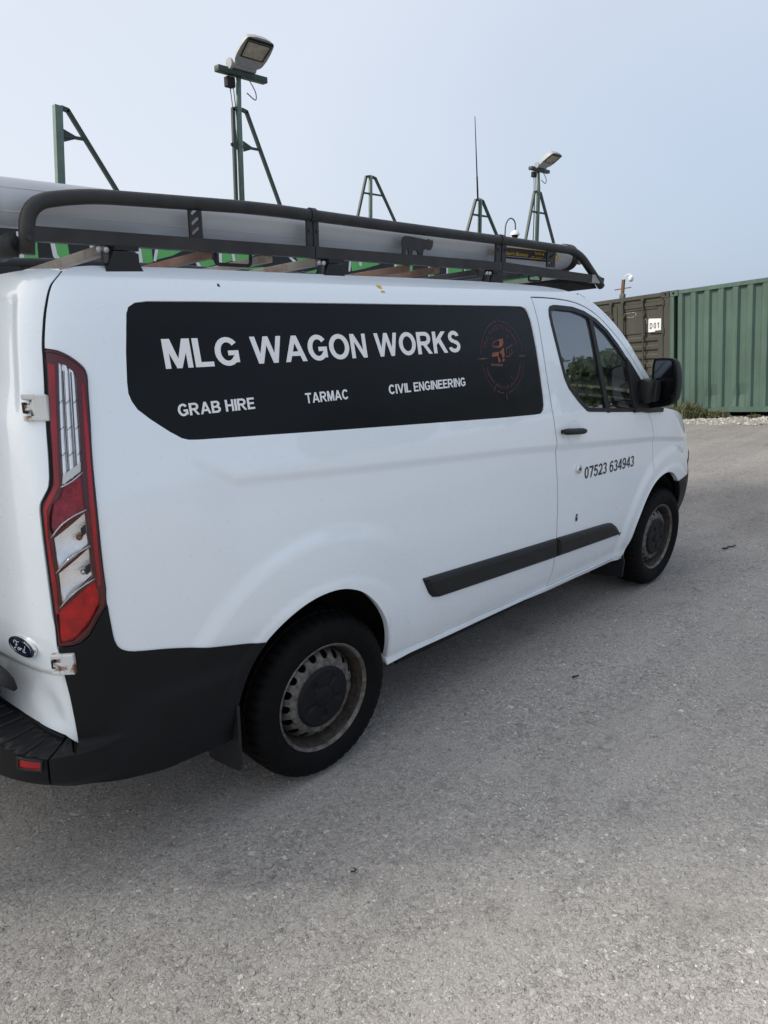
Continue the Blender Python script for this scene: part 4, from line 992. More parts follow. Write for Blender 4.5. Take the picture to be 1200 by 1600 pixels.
# --- mirror
def mirror(sg):
    rotz=Matrix.Rotation(R(-14),3,'Z')
    e=MB(); c=Vector((-.42,-1.0524,1.394))
    prof=[(-.081,-.147),(-.071,-.152),(.070,-.116),(.096,-.088),(.103,-.04),(.101,.026),(.088,.088),(.068,.136),(.045,.146),(-.060,.143),(-.078,.136),(-.083,.012),(-.083,-.08)]
    out=smooth_line(prof+[prof[0]],4)[:-1]
    ax=rotz@Vector((0,-1,0)); az=Vector((0,0,1)); ay=rotz@Vector((1,0,0))
    V=[];F=[];k=len(out); steps=[(.006,.93),(-.004,.975),(.003,1.0),(.022,.99),(.045,.92),(.066,.76),(.080,.48),(.084,.2)]
    for d,s in steps: V+=[c+ax*x*s+az*y*s+ay*d for x,y in out]
    for i in range(len(steps)-1):
        for j in range(k): F.append((i*k+j,(i+1)*k+j,(i+1)*k+(j+1)%k,i*k+(j+1)%k))
    F.append(tuple(j for j in range(k))); F.append(tuple((len(steps)-1)*k+j for j in range(k))[::-1])
    e.add(V,F); o=e.build('door_mirror',M['trim'],van,auto=True)
    def face(name,poly,m,dep,tilt=0.):
        P=smooth_line(poly+[poly[0]],3)[:-1]; g=MB(); az2=(az+ay*tilt).normalized(); g.prism(P,c-ay*dep,ax,az2,ay,.003); return g.build(name,m,o)
    face('mirror_glass',[(-.060,.124),(.040,.130),(.049,.116),(.068,.053),(.077,.003),(.076,-.054),(.066,-.061),(-.045,-.066),(-.062,-.058),(-.063,.013),(-.065,.112)],M['mirror'],.004)
    face('blind_spot_glass',[(-.076,-.088),(.062,-.075),(.066,-.093),(.054,-.111),(-.068,-.142),(-.075,-.136)],M['mirror'],.004)
    g=MB(); g.box((-.485,-.992,1.352),(.10,.085,.135),Matrix.Rotation(R(8),3,'X'),.02); g.box((-.452,-1.015,1.350),(.07,.07,.125),None,.02); g.build('mirror_arm',M['trim'],o,auto=True)
    return o
mo=mirror(1)
mb_poly=[(-.60,1.232),(-.525,1.278),(-.50,1.30),(-.44,1.30),(-.41,1.255),(-.205,1.224),(-.215,1.200),(-.416,1.214),(-.50,1.228)]
panel('mirror_base',mb_poly,[],M['trim'],van,.012,.02,.02)
for o in list(mo.children): 
    pass
ml=mirrored(mo); 
for ch in list(mo.children): mirrored(ch).parent=ml
# --- mud flaps
def flapmesh(name,pts,y0,y1,th,parent):
    e=MB(); e.prism(pts,(0,y0,0),(1,0,0),(0,0,1),(0,1,0),y1-y0); return e.build(name,M['trim'],parent)
e=MB()
FP=[(-.955,.49),(-.968,.485),(-.966,.25),(-.955,.222),(-.80,.190),(-.76,.19),(-.75,.30),(-.80,.36),(-.89,.44)]
e.prism(FP,(-3.352,0,0),(0,1,0),(0,0,1),(1,0,0),.012); mf=e.build('mud_flap',M['trim'],van); mirrored(mf)
e=MB(); e.prism([(-.958,.185),(-.74,.150),(-.72,.40),(-.90,.40),(-.950,.325),(-.962,.29)],(-.505,0,0),(0,1,0),(0,0,1),(1,0,0),.012); mf=e.build('mud_flap',M['trim'],van); mirrored(mf)
# dark bar across the tail with its gusset
e=MB(); e.tube([(-4.000,-.878,.778),(-4.012,-.868,.800),(-4.022,-.845,.812),(-4.030,-.70,.812),(-4.04,0,.812)],[.006,.017,.022,.023,.023],14); st_=e.build('rear_bar',M['black'],van,True)
e=MB(); e.prism([(-.852,.790),(-.845,.768),(-.60,.60),(-.40,.50),(-.40,.79)],(-4.043,0,0),(0,1,0),(0,0,1),(1,0,0),.012); e.build('bar_gusset',M['black'],st_)
e=MB(); e.tube([(-4.052,-.822,.776),(-4.036,-.822,.776)],.011,16); e.tube([(-4.056,-.822,.776),(-4.05,-.822,.776)],.006,12); e.build('gusset_bolt',M['slat_rust'],st_,auto=True)
# flecks on the flank
flat_skin('paint_chip',[[(-3.2305,1.872),(-3.223,1.871),(-3.222,1.876),(-3.2265,1.882),(-3.231,1.877)]],M['black'],side,.001)
flat_skin('tape_scrap',[[(-2.522,1.893),(-2.500,1.892),(-2.492,1.866),(-2.512,1.866)]],M['yellow'],side,.001)

# ------------------------------------------------------------------ wheels
def wheel(cx,name='wheel'):
    root=empty(name,(cx,-.735,.336),van)
    # tyre: sidewall and tread profile, y measured outwards (negative = outer face)
    prof=[(.214,-.190),(.222,-.203),(.236,-.212),(.258,-.2215),(.280,-.2245),(.298,-.221),(.315,-.211),(.326,-.198),(.333,-.182),(.3375,-.160),(.3375,-.152),(.331,-.150),(.331,-.142),(.339,-.140),(.340,-.105),(.332,-.103),(.332,-.095),(.340,-.093),(.340,-.055),(.332,-.053),(.332,-.045),(.339,-.043),(.337,-.02),(.32,.0),(.26,.01),(.21,.0)]
    n=180; V=[];F=[];k=len(prof)
    for i in range(n):
        t=2*math.pi*i/n; g=(i%4==0); g2=(i%4==2)
        for q,(r,y) in enumerate(prof):
            rr=r
            if g and 6<=q<=10: rr-=.010*(1 if q>7 else .5)
            if g2 and 13<=q<=14: rr-=.004
            if g and 17<=q<=18: rr-=.004
            x=rr*math.cos(t); z=rr*math.sin(t)
            if z<-.333: z=-.333-(z+.333)*.15
            V.append((x,y-.0,z))
    for i in range(n):
        j=(i+1)%n
        for q in range(k-1): F.append((i*k+q,j*k+q,j*k+q+1,i*k+q+1))
    ty=mesh('tyre',V,F,M['rubber'],root); autosmooth(ty,40)
    # raised ring lines on the sidewall
    V,F=lathe([(.262,-.2225),(.264,-.2245),(.266,-.2245),(.268,-.2230)],90); mesh('sidewall_ring',V,F,M['rubber'],root,True)
    # rim: flange, well
    V,F=lathe([(.2085,-.196),(.213,-.2045),(.219,-.209),(.223,-.206),(.221,-.196)],72); 
    V2,F2=lathe([(.2087,-.1965),(.204,-.186),(.200,-.165),(.192,-.140),(.187,-.110)],72)
    rim=mesh('rim',V,F,M['wheel'],root,True); autosmooth(rim,50); rw=mesh('rim_well',V2,F2,M['rimwell'],root,True)
    # disc with ventilation holes: one sector cut by CDT, turned round the axle
    NH=18; sec=2*math.pi/NH
    def yd(r):
        return DY(r)
    DY=table([(.110,-.186),(.124,-.188),(.134,-.189),(.150,-.182),(.172,-.166),(.186,-.140)])
    hole=[(.0165*math.cos(2*math.pi*i/14)/.168,.168+.0165*math.sin(2*math.pi*i/14)) for i in range(14)]
    out=[(-sec/2,.110),(sec/2,.110),(sec/2,.186),(-sec/2,.186)]
    def dn(P):
        o=[]
        for i in range(4):
            a=P[i];b_=P[(i+1)%4]
            for t in range(6): o.append((a[0]+(b_[0]-a[0])*t/6,a[1]+(b_[1]-a[1])*t/6))
        return o
    V2d,F2d=delone(dn(out),hole)
    VV=[];FF=[]
    for s in range(NH):
        b=len(VV)
        VV+=[(r*math.cos(th+s*sec),yd(r),r*math.sin(th+s*sec)) for th,r in V2d]; FF+=[tuple(b+i for i in f) for f in F2d]
        b=len(VV); h=len(hole)
        for th,r in hole: VV+=[(r*math.cos(th+s*sec),yd(r),r*math.sin(th+s*sec)),(r*math.cos(th+s*sec),yd(r)+.006,r*math.sin(th+s*sec))]
        FF+=[(b+2*i,b+2*i+1,b+2*((i+1)%h)+1,b+2*((i+1)%h)) for i in range(h)]
    bm=bmesh.new(); vs=[bm.verts.new(v) for v in VV]
    for f in FF:
        try: bm.faces.new([vs[i] for i in f])
        except ValueError: pass
    bmesh.ops.remove_doubles(bm,verts=bm.verts,dist=1e-5); me=bpy.data.meshes.new('wheel_disc'); bm.to_mesh(me); bm.free(); me.materials.append(M['wheel'])
    dsc=link(bpy.data.objects.new('wheel_disc',me),root); autosmooth(dsc,50)
    # back of the wheel: dark drum
    V,F=lathe([(.0,-.10),(.185,-.10),(.186,.0)],40); mesh('brake_drum',V,F,M['cavity'],root,True)
    # centre cap with five raised petals and a hub ring
    capy=table([(0,-.205),(.03,-.205),(.040,-.202),(.07,-.201),(.100,-.200),(.117,-.199),(.125,-.1915)])
    V=[];F=[];nr=22;nt_=100
    for i in range(nr+1):
        r=.125*i/nr
        for j in range(nt_):
            t=2*math.pi*j/nt_; y=capy(r)
            if .048<r<.098:
                pk=abs(((t/(2*math.pi)*5+.25)%1)-.5)*2
                w=sst(.74,.84,pk)*sst(.048,.060,r)*(1-sst(.086,.097,r)); y+=.0075*w
            if .040<r<.046: y+=.003
            V.append((r*math.cos(t),y,r*math.sin(t)))
    for i in range(nr):
        for j in range(nt_): F.append((i*nt_+j,(i+1)*nt_+j,(i+1)*nt_+(j+1)%nt_,i*nt_+(j+1)%nt_))
    cp=mesh('hub_cap',V,F,M['plastic'],root); autosmooth(cp,28)
    return root
def delone(o,h):
    pts=o+h; ed=[(i,(i+1)%len(o)) for i in range(len(o))]+[(len(o)+i,len(o)+(i+1)%len(h)) for i in range(len(h))]
    v,e,f,_,_,_=delaunay_2d_cdt([Vector((p[0]*.168,p[1])) for p in pts],ed,[],0,1e-7)
    V=[(p.x/.168,p.y) for p in v]; F=[]
    for t in f:
        c=(sum(V[i][0] for i in t)/3,sum(V[i][1] for i in t)/3)
        if inside(c,o) and not inside(c,h): F.append(tuple(t))
    return V,F
w1=wheel(-2.933)
w2=empty('wheel',(0,-.735,.336),van); w3=empty('wheel',(-2.933,.735,.336),van,(0,0,math.pi)); w4=empty('wheel',(0,.735,.336),van,(0,0,math.pi))
for k,w in enumerate((w2,w3,w4)):
    for ch in list(w1.children):
        c=ch.copy(); link(c,w)
        if k==0 and ch.name.split('.')[0] in('tyre','rim','wheel_disc','hub_cap'): c.rotation_euler=(0,R(0),0)
# ------------------------------------------------------------------ roof rack
rack=tag(empty('roof_rack'),'black steel roof rack with brown cross slats bolted on top of the white van','roof rack')
RY=.742
def fillet(P,r,n=8):
    out=[Vector(P[0])]
    for i in range(1,len(P)-1):
        p=Vector(P[i]);a=(Vector(P[i-1])-p);b=(Vector(P[i+1])-p); d=min(r,a.length*.49,b.length*.49); a=a.normalized()*d;b=b.normalized()*d
        for k in range(n+1):
            t=k/n; out.append((p+a)*(1-t)**2+p*2*t*(1-t)+(p+b)*t*t)
    out.append(Vector(P[-1])); return out
for s in (-1,1):
    y=RY*s
    e=MB(); e.tube(fillet([(-3.772,y,1.945),(-3.757,y,2.075),(-3.60,y,2.108),(-3.0,y,2.130),(-2.4,y,2.122),(-1.55,y,2.116),(-1.00,y,2.107),(-.90,y,2.08),(-.665,y,1.935)],.13,9),.0205,16)
    rt=e.build('side_rail',M['rack'],rack,True)
    e=MB()
    for x in (-3.772,): e.tube([(x,y-.021*1 if s<0 else y+.021,1.985),(x,y-.030 if s<0 else y+.030,1.985)],.008,10)
    for x,z in ((-2.778,2.128),(-1.636,2.118)): e.tube([(x-.012,y,z),(x+.012,y,z)],.0245,16)
    e.split('rail_collar',M['rack'],rack,auto=True)
    e=MB(); e.bar((-3.765,y,1.997),(-2.78,y,2.002),.034,.038); e.bar((-2.776,y,2.002),(-1.638,y,2.000),.034,.039); e.bar((-1.634,y,2.000),(-.80,y,1.972),.034,.040)
    e.split('lower_rail',M['rack'],rack)
    e=MB(); e.bar((-.802,y,1.9725),(-.715,y,1.9685),.036,.041); e.build('rail_end_cap',M['alu'],rack)
    e=MB(); e.bar((-.715,y,1.968),(-.665,y,1.96),.030,.034); e.build('rail_tip',M['rack'],rack)
    e=MB()
    for x0,x1 in ((-2.803,-2.780),(-2.774,-2.751),(-1.676,-1.640),(-1.632,-1.598)): e.box(((x0+x1)/2,y,2.06),(x1-x0,.012,.105))
    e.split('rail_joint',M['rack'],rack); e=MB()
    for x in (-2.795,-2.76,-1.66,-1.61): e.tube([(x,y+.012*s,2.075),(x,y+.004*s,2.075)],.006,8)
    e.split('joint_bolt',M['rack'],rack)
    # slotted plates: frame pieces leave three slanted slots open
    for xc,w in ((-3.252,.046),(-1.203,.075)):
        out=[(-w/2,-.05),(w/2,-.05),(w/2,.055),(-w/2,.055)]
        hs=[]
        for k in (-.026,.003,.032): hs.append([(-w*.32,k-.010),(-w*.18,k-.012),(w*.32,k+.008),(w*.30,k+.014),(w*.16,k+.014),(-w*.32,k-.003)])
        V2,F2=cdt(dens(out,.012),hs,.012)
        V=[(xc+a,y-.004,2.065+b) for a,b in V2]+[(xc+a,y+.004,2.065+b) for a,b in V2]; n=len(V2)
        mesh('slotted_plate',V,F2+[tuple(i+n for i in f[::-1]) for f in F2],M['rack'],rack)
# beast-shaped emblem plate between the rails
bx=lambda P:[((x-880)/210*.181,(330-y)/152*.078) for x,y in P]
BE=bx([(880,190),(895,180),(940,182),(1000,190),(1045,195),(1062,185),(1075,205),(1085,190),(1093,205),(1088,245),(1075,270),(1060,272),(1040,262),(1022,280),(1015,328),(990,328),(985,300),(975,285),(950,278),(940,325),(918,325),(915,280),(902,265),(895,320),(875,322),(878,260),(872,225)])
e=MB(); e.prism(BE,(-2.303,-RY-.004,2.015),(1,0,0),(0,0,1),(0,1,0),.007); e.build('emblem_plate',M['rack'],rack)
# cross slats
SL=[(-3.53,'slat',.033,.028),(-3.20,'slat_rust',.033,.026),(-2.955,'slat',.030,.026),(-2.735,'slat',.033,.028),(-2.25,'slat_rust',.033,.026),(-2.06,'slat_rust',.033,.026),(-1.78,'slat_dark',.033,.026),(-1.42,'slat_dark',.033,.026)]
for i,(x,m,w,h) in enumerate(SL):
    e=MB(); e.box((x,0,1.975-.004*(x>-2.5)),(w,1.44,h),None,.003); e.build('cross_slat',M[m],rack)
# end deflector and rear roller
e=MB(); e.prism([(-.93,1.990),(-.70,1.955),(-.66,1.925),(-.70,1.925),(-.95,1.950)],(0,-.715,0),(1,0,0),(0,0,1),(0,1,0),1.43); e.build('wind_deflector',M['black'],rack)
e=MB(); e.box((-.945,0,1.985),(.012,1.42,.018)); e.build('deflector_edge',M['alu'],rack)
e=MB(); e.tube([(-3.815,-.66,1.962),(-3.815,.66,1.962)],.028,20); rl=e.build('rear_roller',M['alu'],rack,True)
e=MB(); e.tube([(-3.800,-.72,1.970),(-3.815,-.655,1.962)],.031,16); e.tube([(-3.800,.72,1.970),(-3.815,.655,1.962)],.031,16); e.split('roller_bracket',M['rack'],rack,True)
# clamp feet
for x in (-3.508,-2.690,-1.685):
    for s in (-1,1):
        y=s*.735
        e=MB(); e.prism([(-.060,1.905),(.060,1.905),(.030,1.965),(-.030,1.965)],(x,y-.028,0),(1,0,0),(0,0,1),(0,1,0),.056); e.box((x+.012,y,1.975),(.075,.05,.014))
        e.build('clamp_foot',M['trim'],rack)
        e=MB(); e.box((x-.050,y+.010*s,1.948),(.014,.020,.036)); 
        e.build('foot_bracket',M['slat_dark'],rack)
        e=MB()
        for dx in (-.074,-.052): e.tube([(x+dx,y+.030*s,1.966),(x+dx,y+.018*s,1.966)],.008,10)
        e.split('foot_bolt',M['alu'],rack,True)
# hanging loops under the lower rail
for x0,x1 in ((-3.16,-3.02),(-1.33,-1.22)):
    e=MB(); e.tube(fillet([(x0,-.70,1.985),(x0,-.70,1.950),(x1,-.70,1.950),(x1,-.70,1.985)],.015,4),.006,8); e.build('tie_loop',M['rack'],rack,True)

# ------------------------------------------------------------------ pipe carrier
TC=Vector((0,-.625,2.084)); TR_=.0655
pipe=tag(empty('pipe_carrier',(-2.3,-.625,2.018)),'long grey plastic pipe tube with black end caps on the roof rack','pipe tube')
def pl_(o): o.location=o.location-pipe.location; return o
e=MB()
pr_=[]
n=48
V=[];F=[]
for x in (-3.835,-.845):
    for i in range(n):
        t=2*math.pi*i/n; r=TR_
        V.append((x,TC.y+r*math.cos(t),TC.z+r*math.sin(t)))
for i in range(n): F.append((i,(i+1)%n,n+(i+1)%n,n+i))
pl_(mesh('tube_body',V,F,M['tube'],pipe,True))
e=MB()
for t in (150,205,250): 
    c,s=math.cos(R(t)),math.sin(R(t)); e.tube([(-3.83,TC.y+TR_*c,TC.z+TR_*s),(-.85,TC.y+TR_*c,TC.z+TR_*s)],.0016,6)
[pl_(q) for q in e.split('extrusion_line',M['tube'],pipe,True)]
e=MB(); e.tube([(-.905,TC.y,TC.z),(-.846,TC.y,TC.z),(-.840,TC.y,TC.z)],[TR_+.004,TR_+.004,TR_-.004],40); pl_(e.build('end_cap',M['trim'],pipe,auto=True))
e=MB(); e.tube([(-3.86,TC.y,TC.z),(-3.81,TC.y,TC.z-.003)],[TR_+.005,TR_+.004],40); pl_(e.build('end_cap',M['trim'],pipe,auto=True))
e=MB(); e.tube([(-.838,TC.y-.01,TC.z-.005),(-.80,TC.y-.01,TC.z-.008)],[.030,.028],20); pl_(e.build('cap_lock',M['slat_rust'],pipe,auto=True))
e=MB(); e.tube([(-.822,TC.y-.035,TC.z-.01),(-.80,TC.y-.045,TC.z-.012),(-.775,TC.y-.03,TC.z-.002)],[.022,.026,.012],16); pl_(e.build('cap_knob',M['camwhite'],pipe,True))
def on_tube(u,v,off=.0): 
    t=R(180)-v/TR_   # v: arc length above the side line
    r=TR_+off; return (u,TC.y+r*math.cos(t),TC.z+r*math.sin(t))
def tube_patch(name,x0,x1,v0,v1,m,off):
    V=[on_tube(x0+(x1-x0)*i,v0+(v1-v0)*j/8,off) for i in (0,1) for j in range(9)]; F=[(j,9+j,10+j,j+1) for j in range(8)]; return pl_(mesh(name,V,F,m,pipe,True))
tube_patch('sticker',-1.60,-1.075,-.040,.012,M['banner'],.0008); tube_patch('sticker_edge',-1.60,-.93,.012,.0150,M['yellow'],.0009)
def tube_text(txt,x0,v0,w,h,m,bold=.0,shear=.0):
    V,F=glyphs(txt,1.,bold,shear); V=fit(V,w,h); return pl_(mesh('sticker_lettering',[on_tube(x0+x,v0+y,.0016) for x,y in V],F,m,pipe))
tube_text('Carrying Britain\'s Business',-1.665,-.022,.335,.017,M['yellow'],.01,.2)
tube_text('VAN',-1.275,-.010,.085,.014,M['yellow'],.01); tube_text('GUARD',-1.30,-.031,.11,.014,M['yellow'],.01)
for k in (0,1):
    x=-1.105+.030*k
    P=[(x,-.036),(x+.014,-.036),(x+.036,-.014),(x+.014,.008),(x,.008),(x+.022,-.014)]
    pl_(mesh('sticker_chevron',[on_tube(a,b,.0017) for a,b in P],[(0,1,2,5),(5,2,3,4)],M['yellow'],pipe))

# ------------------------------------------------------------------ ground
def gz(x,y):
    # the yard falls gently away from the camera and levels round the containers
    t=sst(2.5,9.5,x); yy=max(-40,min(30,y))
    return -(1-t)*.0745*(yy+.94)+t*(-.373-.111*(yy-3.494))
xs=[];x=-60
while x<160: xs.append(x); x+= (.5 if -8<x<16 else 4)
ys=[];y=-120
while y<160: ys.append(y); y+= (.5 if -10<y<12 else 4)
V=[(a,b,gz(a,b)+(.004*math.sin(a*1.3+b*.7)+.003*math.sin(b*1.9-a*.4) if a>1.2 and a<12 else 0)) for a in xs for b in ys]; ny=len(ys)
F=[(i*ny+j,(i+1)*ny+j,(i+1)*ny+j+1,i*ny+j+1) for i in range(len(xs)-1) for j in range(ny-1)]
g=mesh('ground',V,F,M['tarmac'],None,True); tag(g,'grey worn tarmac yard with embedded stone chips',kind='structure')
# far surroundings: a ground skirt to the horizon
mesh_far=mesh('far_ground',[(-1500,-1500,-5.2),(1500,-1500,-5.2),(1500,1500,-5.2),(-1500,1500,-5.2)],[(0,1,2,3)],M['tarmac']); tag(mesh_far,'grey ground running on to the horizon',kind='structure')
# loose stones
rnd=random.Random(11)
def pebble(mb,x,y,z,s):
    k=rnd.random()*6.28; V=[]
    for (a,b,c) in ((1,0,0),(-1,0,0),(0,1,0),(0,-1,0),(0,0,.7),(0,0,-.4),(.6,.6,.3),(-.6,-.5,.3)):
        f=s*(.7+.6*rnd.random()); u,v=a*math.cos(k)-b*math.sin(k),a*math.sin(k)+b*math.cos(k); V.append((x+u*f,y+v*f,z+c*f))
    F=[(0,6,4),(6,2,4),(2,1,4),(1,7,4),(7,3,4),(3,0,4),(0,2,6),(1,3,7),(0,5,2),(2,5,1),(1,5,3),(3,5,0)]
    mb.add(V,F)
e=MB()
for _ in range(5200):
    u=rnd.random(); x=-4.6+7.5*u*rnd.random()+rnd.random()*.8; y=-3.2+3.6*rnd.random()
    d=math.hypot(x+4.53,y+2.86)
    if d<.5: continue
    s=rnd.choice((.0022,.003,.003,.004,.0055)) if rnd.random()<.97 else .009
    pebble(e,x,y,gz(x,y)+.001,s)
o=e.build('loose_stones',M['stone']); tag(o,'scatter of small pale loose stone chips on the tarmac',kind='stuff')
# gravel in front of the containers
O_=Vector((10.418,3.494,-.373)); U_=Vector((-.0877,-.9901,.1099)).normalized(); VV_=Vector((.0019,.1101,.9939)).normalized(); U_=(U_-VV_*U_.dot(VV_)).normalized(); N_=U_.cross(VV_)   # N_ points out of the doors, towards the van
CR=Matrix((U_,-N_,VV_)).transposed()      # container axes: along the face, into the box, up
e=MB()
for _ in range(5200):
    s=-3.5+9.5*rnd.random(); d=-.15+1.5*rnd.random()**1.8
    p=O_+U_*s+N_*d; pebble(e,p.x,p.y,gz(p.x,p.y)+.004,rnd.choice((.012,.016,.02,.026)) if rnd.random()<.96 else .05)
o=e.build('gravel',M['gravel']); tag(o,'strip of pale loose gravel along the foot of the containers',kind='stuff')

# ------------------------------------------------------------------ shipping containers
def cont(name,label,group,loc,rot,m,length=6.06,width=2.44,height=2.59,along='side',detail=True):
    """box container; local x along the near face, y into the box, z up; near face is the long side or the door end"""
    root=tag(empty(name,loc),label,'container',group); root.rotation_euler=rot
    Lx,Ly=(length,width) if along=='side' else (width,length)
    H=height; pw=.16
    e=MB()
    for x in (0,Lx):
        for y in (0,Ly):
            e.box((x+(.045 if x==0 else -.045),y+(.07 if y==0 else -.07),H/2),(.09 if along=='side' else .15,.14,H-.24))
    e.split('corner_post',m,root)
    def casting(x,y,z):
        # hollow corner casting: block with an oval opening on the near face
        q=MB(); sx=1 if x==0 else -1; sy=1 if y==0 else -1
        out=[(0,0),(.178,0),(.178,.118),(0,.118)]; hole=[(.089+.036*math.cos(2*math.pi*i/14),.059+.030*math.sin(2*math.pi*i/14)) for i in range(14)]
        V2,F2=cdt(dens(out,.06),[hole],.06)
        q.add([(x+sx*a,y-sy*.004,z+b) for a,b in V2],F2 if sx*sy>0 else [f[::-1] for f in F2])
        k=len(hole); q.add([(x+sx*a,y-sy*.004,z+b) for a,b in hole]+[(x+sx*a,y+sy*.05,z+b) for a,b in hole],[(i,(i+1)%k,k+(i+1)%k,k+i) for i in range(k)])
        q.add([(x+sx*a,y+sy*.05,z+b) for a,b in hole],[tuple(range(k))])
        for w in ((0,.118),(.118,0)): pass
        q.box((x+sx*.089,y+sy*.0835,z+.114),(.178,.175,.008)); q.box((x+sx*.089,y+sy*.0835,z+.004),(.178,.175,.008)); q.box((x+sx*.004,y+sy*.0835,z+.059),(.008,.175,.102)); q.box((x+sx*.174,y+sy*.0835,z+.059),(.008,.175,.102)); q.box((x+sx*.089,y+sy*.166,z+.059),(.162,.008,.102))
        q.build('corner_casting',m,root)
    for x in (0,Lx):
        for y in (0,Ly):
            for z in (0,H-.118): casting(x,y,z)
    e=MB()
    for y in (.02,Ly-.02):
        e.box((Lx/2,y+(.015 if y<1 else -.015),H-.045),(Lx-.18,.06,.075)); 
        if along=='side': e.box((Lx/2,y+(.02 if y<1 else -.02),.16),(Lx-.18,.05,.15 if False else .10))
        else: e.box((Lx/2,y+(.02 if y<1 else -.02),.13),(Lx-.18,.06,.14))
    e.split('frame_rail',m,root)
    e=MB()
    for x in (.03,Lx-.03): e.box((x,Ly/2,H-.05),(.06,Ly-.2,.07)); e.box((x,Ly/2,.15),(.06,Ly-.2,.12))
    e.split('end_rail',m,root)
    e=MB(); e.box((Lx/2,Ly/2,H-.035),(Lx-.1,Ly-.1,.03)); e.build('roof',m,root)
    e=MB(); e.box((Lx/2,Ly/2,.17),(Lx-.1,Ly-.14,.06)); e.build('floor',M['cavity'],root)
    def corr(p0,d,inn,z0,z1,Ln):
        # trapezoid corrugation, 278 mm pitch, 36 mm deep; each rib has its own pressed faces
        V=[];F=[]; s=0; P=[]; first=.10
        while s<Ln:
            for q,dep in ((0,.0),(.090,.0),(.128,.048),(.228,.048)):
                if s+q<Ln: P.append((s+q,dep))
            s+=.278
        P.append((Ln,P[-1][1])); nz=10
        for a,b in P:
            for k in range(nz+1): V.append(Vector(p0)+Vector(d)*a+Vector(inn)*(b+.012)+Vector((0,0,z0+(z1-z0)*k/nz)))
        for i in range(len(P)-1):
            for k in range(nz): F.append((i*(nz+1)+k,(i+1)*(nz+1)+k,(i+1)*(nz+1)+k+1,i*(nz+1)+k+1))
        return V,F
    def dents(V,inn,spots):
        for v in V:
            for sx,sz,r,dp in spots:
                q=((v.x-sx)**2+(v.z-sz)**2)/r**2
                if q<4: v+=Vector(inn)*dp*math.exp(-q*1.4)
    if along=='side':
        V,F=corr((.17,0,0),(1,0,0),(0,1,0),.21,H-.083,Lx-.34)
        dents(V,(0,1,0),[(.33+.25,.33,.10,.05),(.9,.45,.12,.03),(1.45,.5,.13,.05),(1.47,.32,.1,.04),(2.1,.6,.2,.03)])
        mesh('side_wall',V,F,m,root)
        V,F=corr((.17,Ly,0),(1,0,0),(0,-1,0),.21,H-.083,Lx-.34); mesh('side_wall',V,F,m,root)
        for x,sg in ((0,1),(Lx,-1)):
            V,F=corr((x,.14,0),(0,1,0),(sg,0,0),.21,H-.085,Ly-.28); mesh('end_wall',V,F,m,root)
    else:
        for x,sg in ((0,1),(Lx,-1)):
            V,F=corr((x,.14,0),(0,1,0),(sg,0,0),.21,H-.083,Ly-.28); mesh('side_wall',V,F,m,root)
        V,F=corr((.17,Ly,0),(1,0,0),(0,-1,0),.21,H-.083,Lx-.34); mesh('end_wall',V,F,m,root)
        e=MB(); e.box((Lx/2,.06,H-.115),(Lx-.3,.05,.11)); e.build('door_header',m,root)
        for k,(x0,x1) in enumerate(((.155,Lx/2-.008),(Lx/2+.008,Lx-.155))):
            xm=(x0+x1)/2; w=x1-x0; z0,z1=.22,H-.175
            e=MB()
            # frame
            for xx in (x0+.055,x1-.055): e.box((xx,.055,(z0+z1)/2),(.11,.05,z1-z0))
            e.box((xm,.055,z1-.04),(w-.22,.05,.08)); e.box((xm,.055,z0+.05),(w-.22,.05,.10))
            # pressed panel: flat sheet above, horizontal ribs in the middle, flat below
            prof=[(z1-.08,.045),(z1-.13,.045),(z1-.145,.060),(1.80,.060)]
            z=1.80
            for r_ in range(4):
                prof+=[(z-.02,.078),(z-.075,.078),(z-.10,.048),(z-.165,.048)]; z-=.185
            prof+=[(z,.060),(z0+.10,.060)]
            V=[];F=[]
            for zz,yy in prof: V+=[(x0+.11,yy,zz),(x1-.11,yy,zz)]
            for i in range(len(prof)-1): F.append((2*i+2,2*i+3,2*i+1,2*i))
            e.add(V,F); dr=e.build('door',m,root)
            rodx=((x0+.19,x1-.13) if k==0 else (x0+.14,x1-.44))
            for rx in rodx:
                q=MB(); q.tube([(rx,.008,.16),(rx,.008,H-.09)],.017,12)
                q.box((rx,.012,H-.095),(.07,.05,.05)); q.box((rx,.012,.17),(.07,.05,.05))
                for zz in (.55,1.10,1.77,2.18): q.box((rx,.018,zz),(.075,.04,.045))
                q.build('lock_rod',m,dr)
                q=MB(); q.bar((rx,-.012,.95),(rx+(.42 if k==1 else -.34),-.016,.95),.03,.02); q.box((rx,-.002,.95),(.05,.04,.06)); q.build('lock_handle',m,dr)
            hx=x0 if k==0 else x1
            for zz in (.45,1.05,1.80,2.37):
                q=MB(); q.box((hx+(.06 if k==0 else -.06),.014,zz),(.20,.022,.055)); q.tube([(hx+(-.035 if k==0 else .035),.0,zz-.065),(hx+(-.035 if k==0 else .035),.0,zz+.065)],.022,12); q.build('hinge',m,dr)
            q=MB(); q.box((x1+.0035 if k==0 else x1+.010,.062,(z0+z1)/2),(.010,.05,z1-z0)); q.build('door_gasket',M['cavity'],dr)
    return root
gc=cont('storage_container','green corrugated shipping container side-on at the right edge, gravel along its foot','storage containers around the yard',O_,CR.to_euler(),M['green'],6.06,2.44,2.591,'side')
dc=cont('storage_container','olive drab container with closed doors and a white D01 plate','storage containers around the yard',O_-U_*2.455,CR.to_euler(),M['olive'],6.06,2.44,2.591,'door')
